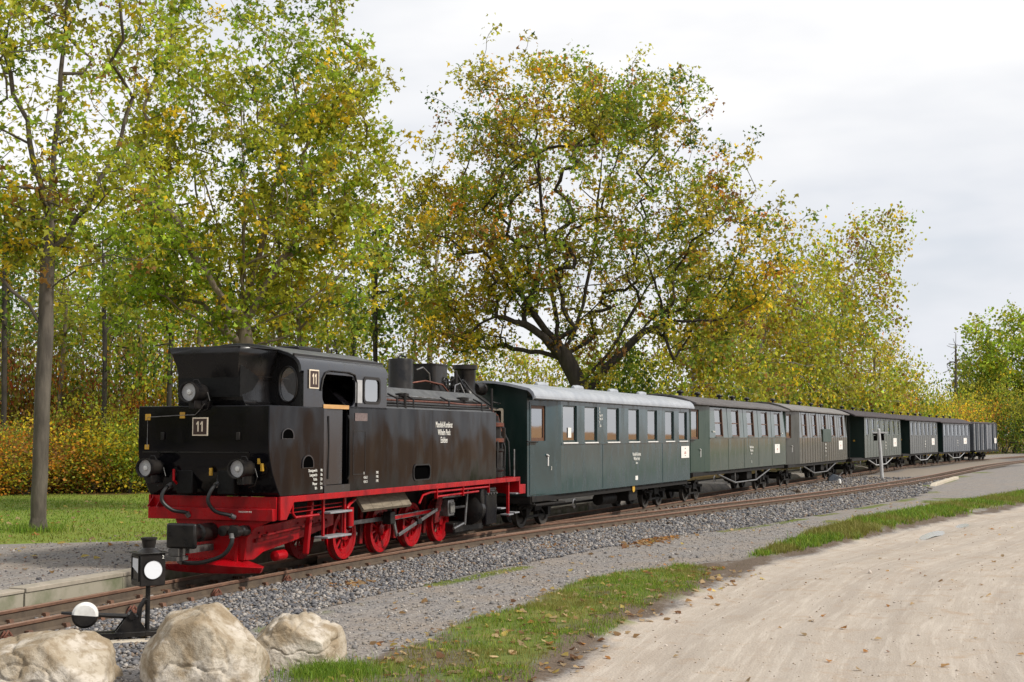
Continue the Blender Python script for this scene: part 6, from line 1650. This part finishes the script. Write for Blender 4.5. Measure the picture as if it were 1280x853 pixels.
for (x, y, k) in ((-17, 30, 1), (-19, 22, 0), (-20, 14, 3), (-18.5, 7, 1), (-20, 0, 0), (-18, -7, 3), (-22, 26, 3), (-24, 10, 0), (-23, -3, 1)):  # trees out of view, added to darken what the locomotive front reflects
    place(woods[k], 'slim_tree', f'{WC[k]} out of view left of the lawn, added to darken reflections', 'tree', 'unseen trees added left of the lawn to darken reflections', x, y, 1.1)

def proto_shrub(seed, h, w, cols, wts, n=130, per=26, size=.095):
    r = np.random.default_rng(seed); stems = []
    bl = [(0, 0, h * .55, w, w * .8, h * .48, 3), (w * .5, .2, h * .4, w * .7, w * .6, h * .38, 1.2), (-w * .5, -.1, h * .38, w * .7, w * .6, h * .36, 1.2)]
    tg = in_crown(bl, n, r, .5); tg[:, 2] = np.maximum(tg[:, 2], .12)
    mb, tips, *_ = grow([(0, 0, 0), (.05, 0, h * .2)], [[(0, 0, .05), (w * .4, .1, h * .35)], [(0, 0, .05), (-w * .4, 0, h * .35)]], tg, r, .05, .006, .02)
    return mb.mesh('stems', MAT['bark_dark'], 80), leaf_mesh('foliage', tips, per, (.24, .24, .2), size, cols, wts, r)
shr = [proto_shrub(201, 2.8, 1.6, [YE, YG, OL, GR], [2.6, 3, 2, 1.8]), proto_shrub(202, 2.6, 1.7, [OR, BR_, OL, YE, GR], [3.2, 2.4, 1.8, 1.2, 1.2]), proto_shrub(203, 3.2, 1.6, [GR, OL, YG, DG], [3, 2, 1, 3]),
       proto_shrub(204, 3.0, 1.8, [BR_, RD, OL, OR, GR], [3.4, 1.4, 1.8, 1.2, 1.0]), proto_shrub(205, 3.4, 1.9, [YG, YE, OL, GR], [2.6, .8, 3, 2.4])]
SN = ('yellow', 'orange', 'green', 'russet', 'yellow green')
def shrub(k, x, y, s, where, zs=1.0):
    T = tag(empty('shrub', (x, y, gz(x, y) - .05), float(rng.uniform(-.5, .5))), f'{SN[k]} leaved shrub {where} {seen_past(x, y)}', 'shrub', f'shrubs {where}')
    T.scale = (s, s, s * zs)
    link('stems', shr[k][0], T); link('foliage', shr[k][1], T)
# hedge-like edge of the wood behind the lawn
for row, (y0, zs, n_) in enumerate(((42.6, .85, 12), (45.2, 1.35, 11), (49, 1.6, 8))):
    for j in range(n_):
        px_ = -40 + 330 * (j + .5 + rng.uniform(-.3, .3)) / n_
        y = y0 + (px_ / 200) * 1.7 + rng.uniform(-1.0, 1.0)
        if row == 0: k = int(rng.choice([0, 1, 4, 2], p=[.3, .3, .2, .2]))
        elif row == 1: k = int(rng.choice([0, 1, 3, 4, 2], p=[.2, .25, .4, .05, .1]))
        else: k = int(rng.choice([2, 3, 4, 1], p=[.4, .3, .2, .1]))
        shrub(k, (px_ - 640) / 1600 * y, y, float(rng.uniform(.8, 1.05)), ('on the lawn edge', 'in the second row', 'under the wood')[row], zs * float(rng.uniform(.6, 1.3)))
for (x, y, k) in ((-16.5, 24, 2), (-17.5, 17, 3), (-18, 10, 2), (-17, 3, 3), (-18, -4, 2), (-17, -10, 2)):  # unseen shrubs, added below those trees for the same dark reflection
    T = tag(empty('shrub', (x, y, 0)), f'{SN[k]} leaved shrub out of view left of the lawn, added to darken reflections', 'shrub', 'unseen shrubs added left of the lawn to darken reflections'); T.scale = (2.0, 2.0, 1.7)
    link('stems', shr[k][0], T); link('foliage', shr[k][1], T)
for (px_, y, k, s_, zs) in ((20, 47.5, 3, 1.0, 2.0), (70, 48.5, 2, .9, 2.2), (120, 47.2, 3, 1.0, 1.7), (150, 49.5, 2, 1.0, 2.3), (185, 48.2, 1, .9, 1.6), (215, 50, 2, 1.0, 2.2), (250, 49, 3, 1.0, 1.9), (-10, 48.5, 2, 1.0, 2.1), (95, 50.5, 1, .9, 1.9)):
    shrub(k, (px_ - 640) / 1600 * y, y, s_, 'grown tall between the trunks', zs)
# thicket behind the carriages
for (x, y, k, s, zs) in [(-8.6, 58, 4, 1.3, 1.3), (-6, 61, 2, 1.4, 1.2), (-3.2, 63, 0, 1.4, 1.2), (-1, 60, 4, 1.3, 1.2), (1.4, 62, 4, 1.4, 1.4), (3.6, 60, 2, 1.4, 1.3), (6, 62, 4, 1.5, 1.4), (8.2, 65, 0, 1.4, 1.2), (10.4, 66, 4, 1.5, 1.3),
                         (12.5, 70, 2, 1.5, 1.4), (14.6, 76, 4, 1.6, 1.4), (17, 80, 0, 1.5, 1.3), (19.4, 84, 2, 1.6, 1.4), (21.4, 87, 4, 1.6, 1.4), (23.6, 91, 4, 1.6, 1.4), (25.6, 95, 2, 1.6, 1.3), (27.6, 99, 0, 1.7, 1.4), (29.8, 103, 1, 1.7, 1.3), (31.8, 106, 4, 1.8, 1.4), (34.2, 110, 0, 1.7, 1.3), (36.5, 114, 4, 1.7, 1.2), (38.8, 118, 0, 1.6, 1.2), (41, 122, 1, 1.6, 1.2), (43.5, 126, 1, 1.7, 1.2)]:
    shrub(k, x, y, s, 'in the thicket', zs)
for (x, y, k, s, zs) in [(46.5, 132, 0, 1.8, 1.3), (49, 135, 1, 1.8, 1.3), (51.5, 134, 2, 1.8, 1.2), (53.5, 137, 4, 1.8, 1.4), (56, 136, 2, 1.9, 1.3), (58.5, 139, 2, 1.9, 1.4), (61, 138, 4, 1.9, 1.3), (50.5, 142, 2, 2.0, 1.6), (55, 144, 0, 2.0, 1.5), (60, 146, 2, 2.0, 1.6)]:
    shrub(k, x, y, s, 'at the far bend', zs)
# ivy green elder under the spreading tree
r2 = np.random.default_rng(55)
ed = tag(empty('elder_bush', (4.0, 46.2, .05)), 'dense dark green bush at the foot of the spreading tree', 'bush')
mb, tips, *_ = grow([(0, 0, 0), (0, 0, 1)], [[(0, 0, .8), (.5, 0, 2.4)], [(0, 0, .8), (-.6, 0, 2.2)]], in_crown([(-.1, 0, 3.3, 1.5, 1.2, 1.7, 3), (.2, 0, 1.8, 1.6, 1.3, 1.3, 2)], 230, r2, .5), r2, .08, .007, .2)
mb.build('stems', MAT['bark_dark'], ed, smooth=80)
link('foliage', leaf_mesh('foliage', tips, 24, (.2, .2, .18), .12, [GR, DG, BRT], [3, 2.5, 1.5], r2), ed)

# ------------------------------------------------------------------ grass and fallen leaves
MAT['blade'] = tint_mat('grass_blade', 0.6, 0.35, 0.3)
def blades(P, h, w, cols, r):
    n = len(P); a = r.uniform(0, 6.283, n); ln = r.normal(0, .45, (n, 2)) * h[:, None]
    d = np.stack([np.cos(a), np.sin(a), np.zeros(n)], 1) * w[:, None]
    top = P + np.stack([ln[:, 0], ln[:, 1], h], 1); mid = P + np.stack([ln[:, 0] * .3, ln[:, 1] * .3, h * .6], 1)
    v = np.stack([P - d, P + d, mid + d * .7, mid - d * .7, top], 1).reshape(-1, 3)
    k = np.arange(n)[:, None] * 5
    loops = np.concatenate([k, k + 1, k + 2, k + 3, k + 3, k + 2, k + 4], 1).reshape(-1)
    sizes = np.tile([4, 3], n)
    me = np_mesh('grass', v, loops, sizes, MAT['blade']); point_color(me, np.repeat(cols, 5, 0)); return me
def sow(n, s0, s1, nlo, nhi, mask, h, w, pal, wts, label, thr=.28):
    s = rng.uniform(s0, s1, n); t_ = rng.random(n); lo, hi = nlo(s), nhi(s); nn = lo + (hi - lo) * t_
    x, y = at(s, nn); Z = zones(x, y); keep = Z[mask] > thr + .3 * rng.random(n)
    x, y = x[keep], y[keep]; z = height(x, y, {k: v[keep] for k, v in Z.items()})
    thin = rng.random(len(x)) < .30 + .9 * sm(fbm(x, y, 1.7, 83), .38, .60)
    x, y, z = x[thin], y[thin], z[thin]
    c = np.array(pal)[rng.choice(len(pal), len(x), p=np.array(wts) / sum(wts))] * np.exp(rng.normal(0, .25, (len(x), 1)))
    yel = sm(fbm(x, y, .8, 71), .44, .60)[:, None] * .75
    c = c * (1 - yel) + np.array([.23, .19, .05]) * yel
    o = link('grass', blades(np.stack([x, y, z - .01], 1), h * rng.lognormal(0, .3, len(x)), w * rng.uniform(.7, 1.3, len(x)), c, rng))
    tag(o, label, 'grass', kind='stuff')
GP = [(.10, .19, .014), (.165, .26, .022), (.22, .28, .03), (.26, .23, .05)]
sow(60000, -11, 3, lambda s: n_up(s) - .3, lambda s: n_lo(s) + .2, 'verge', .055, .0032, GP, [3, 4, 2.4, 2.0], 'short trampled grass on the verge near the boulders')
sow(50000, 3, 34, lambda s: n_up(s) - .3, lambda s: n_lo(s) + .2, 'verge', .10, .008, GP, [3, 4, 2, .5], 'thick grass ridge between the gravel and the dirt road')
sow(9000, -8, 20, lambda s: n_ballast(s) - .1, lambda s: n_ballast(s) + .8, 'moss', .03, .004, GP, [2, 3, 3, 2], 'thin tufts of grass along the ballast edge', .35)
# lawn, sown by area
n = 60000
x = rng.uniform(-18, 6, n); y = rng.uniform(20, 44, n); Z = zones(x, y)
keep = (Z['lawn'] > .5) & (Z['litter'] < .5)
x, y = x[keep], y[keep]; z = height(x, y, {k: v[keep] for k, v in Z.items()})
c = np.array(GP)[rng.choice(4, len(x), p=[.35, .4, .2, .05])] * np.exp(rng.normal(0, .18, (len(x), 1)))
yel = sm(fbm(x, y, .35, 75), .5, .62)[:, None] * .45; c = c * (1 - yel) + np.array([.24, .2, .05]) * yel
tag(link('grass', blades(np.stack([x, y, z - .01], 1), .055 * rng.lognormal(0, .25, len(x)), np.full(len(x), .010), c, rng)), 'mown grass on the lawn behind the locomotive', 'grass', kind='stuff')
# tuft beside the small boulder and round the maple's foot
def tuft(cx, cy, rx, ry, n, h, w, label):
    q = rng.normal(0, 1, (n, 2)); x, y = cx + q[:, 0] * rx, cy + q[:, 1] * ry; z = ground_z(x, y)
    c = np.array(GP)[rng.choice(3, n, p=[.45, .4, .15])] * np.exp(rng.normal(0, .2, (n, 1)))
    tag(link('grass', blades(np.stack([x, y, z - .01], 1), h * rng.lognormal(0, .3, n), np.full(n, w), c, rng)), label, 'grass', kind='stuff')
tuft(-1.62, 11.75, .22, .22, 2600, .085, .003, 'lush grass tuft at the foot of the small boulder')
tuft(-9.66, 26.2, .32, .25, 700, .14, .006, 'longer grass round the foot of the slender maple')

def litter(n, fn, size, cols, wts, label):
    x, y = fn(n); z = ground_z(x, y) + .012
    a = rng.uniform(0, 6.283, len(x)); L = size * np.clip(rng.lognormal(0, .3, len(x)), .5, 1.5)
    u = np.stack([np.cos(a), np.sin(a), rng.normal(0, .25, len(x))], 1) * L[:, None]; w = np.stack([-np.sin(a), np.cos(a), rng.normal(0, .25, len(x))], 1) * (L * .42)[:, None]
    P = np.stack([x, y, z], 1); up_ = np.zeros((len(x), 3)); up_[:, 2] = L * rng.uniform(.05, .3, len(x))
    v = np.stack([P - u * .5, P - u * .15 + w + up_, P + u * .25 + w * .7 + up_ * .6, P + u * .5, P + u * .25 - w * .7 + up_ * .6, P - u * .15 - w + up_], 1).reshape(-1, 3)
    k = np.arange(len(x))[:, None] * 6
    loops = np.concatenate([k, k + 1, k + 2, k + 3, k, k + 3, k + 4, k + 5][0:0] + [k, k + 3, k + 2, k + 1, k, k + 5, k + 4, k + 3], 1).reshape(-1)
    me = np_mesh('fallen_leaves', v, loops, np.full(len(x) * 2, 4), MAT['leaf'])
    c = np.array(cols)[rng.choice(len(cols), len(x), p=np.array(wts) / sum(wts))] * np.exp(rng.normal(0, .2, (len(x), 1)))
    point_color(me, np.repeat(c, 6, 0))
    tag(link('fallen_leaves', me), label, 'leaves', kind='stuff')
TAN = [(.50, .36, .20), (.36, .22, .10), (.42, .20, .06), (.20, .10, .05), (.55, .42, .12)]
def band(s0, s1, a, b):
    def f(n):
        s = rng.uniform(s0, s1, n); q = rng.beta(1.4, 1.4, n); nn = a(s) + (b(s) - a(s)) * q; x, y = at(s, nn); return x, y
    return f
litter(620, band(-10.5, 2, lambda s: n_up(s) - .3, lambda s: n_lo(s) + .6), .075, TAN, [4, 2.5, 1.2, 1.5, .8], 'dry curled leaves lying on the grass verge')
litter(140, band(-9, 25, lambda s: n_ballast(s), lambda s: n_up(s)), .075, TAN, [4, 2, 2, 1, 1], 'few dry leaves scattered on the gravel path')
litter(90, band(-11, 14, lambda s: n_lo(s) + .4, lambda s: n_lo(s) + 4.6), .07, TAN, [4, 3, 1, 2, .6], 'few pale leaves scattered on the dirt road')
litter(320, lambda n: (rng.uniform(-16, -6.5, n), rng.uniform(17, 38, n)), .10, TAN, [2, 2, 2, 1, 2.5], 'autumn leaves lying on the lawn and platform')
def pile(s, o_, ls, lo_):
    def f(n): return at(s + rng.normal(0, ls, n), o_ + rng.normal(0, lo_, n))
    return f
litter(170, pile(6.9, 3.85, .75, .16), .10, TAN, [1, 2, 2.4, 3, .2], 'heap of brown leaves against the ballast below the carriage')
litter(60, pile(5.0, 2.45, .4, .14), .09, TAN, [1.5, 2, 2.4, 2, .2], 'small heap of brown leaves on the ballast')
litter(40, pile(-2.2, 1.75, .25, .12), .10, TAN, [2, 2.4, 2.4, 1, .2], 'orange leaves caught on the ballast below the front wheel')
litter(220, band(-9, 16, lambda s: -.9 + 0 * s, lambda s: n_ballast(s)), .07, TAN, [2, 2.4, 2, 2, .3], 'brown leaves scattered over the ballast')
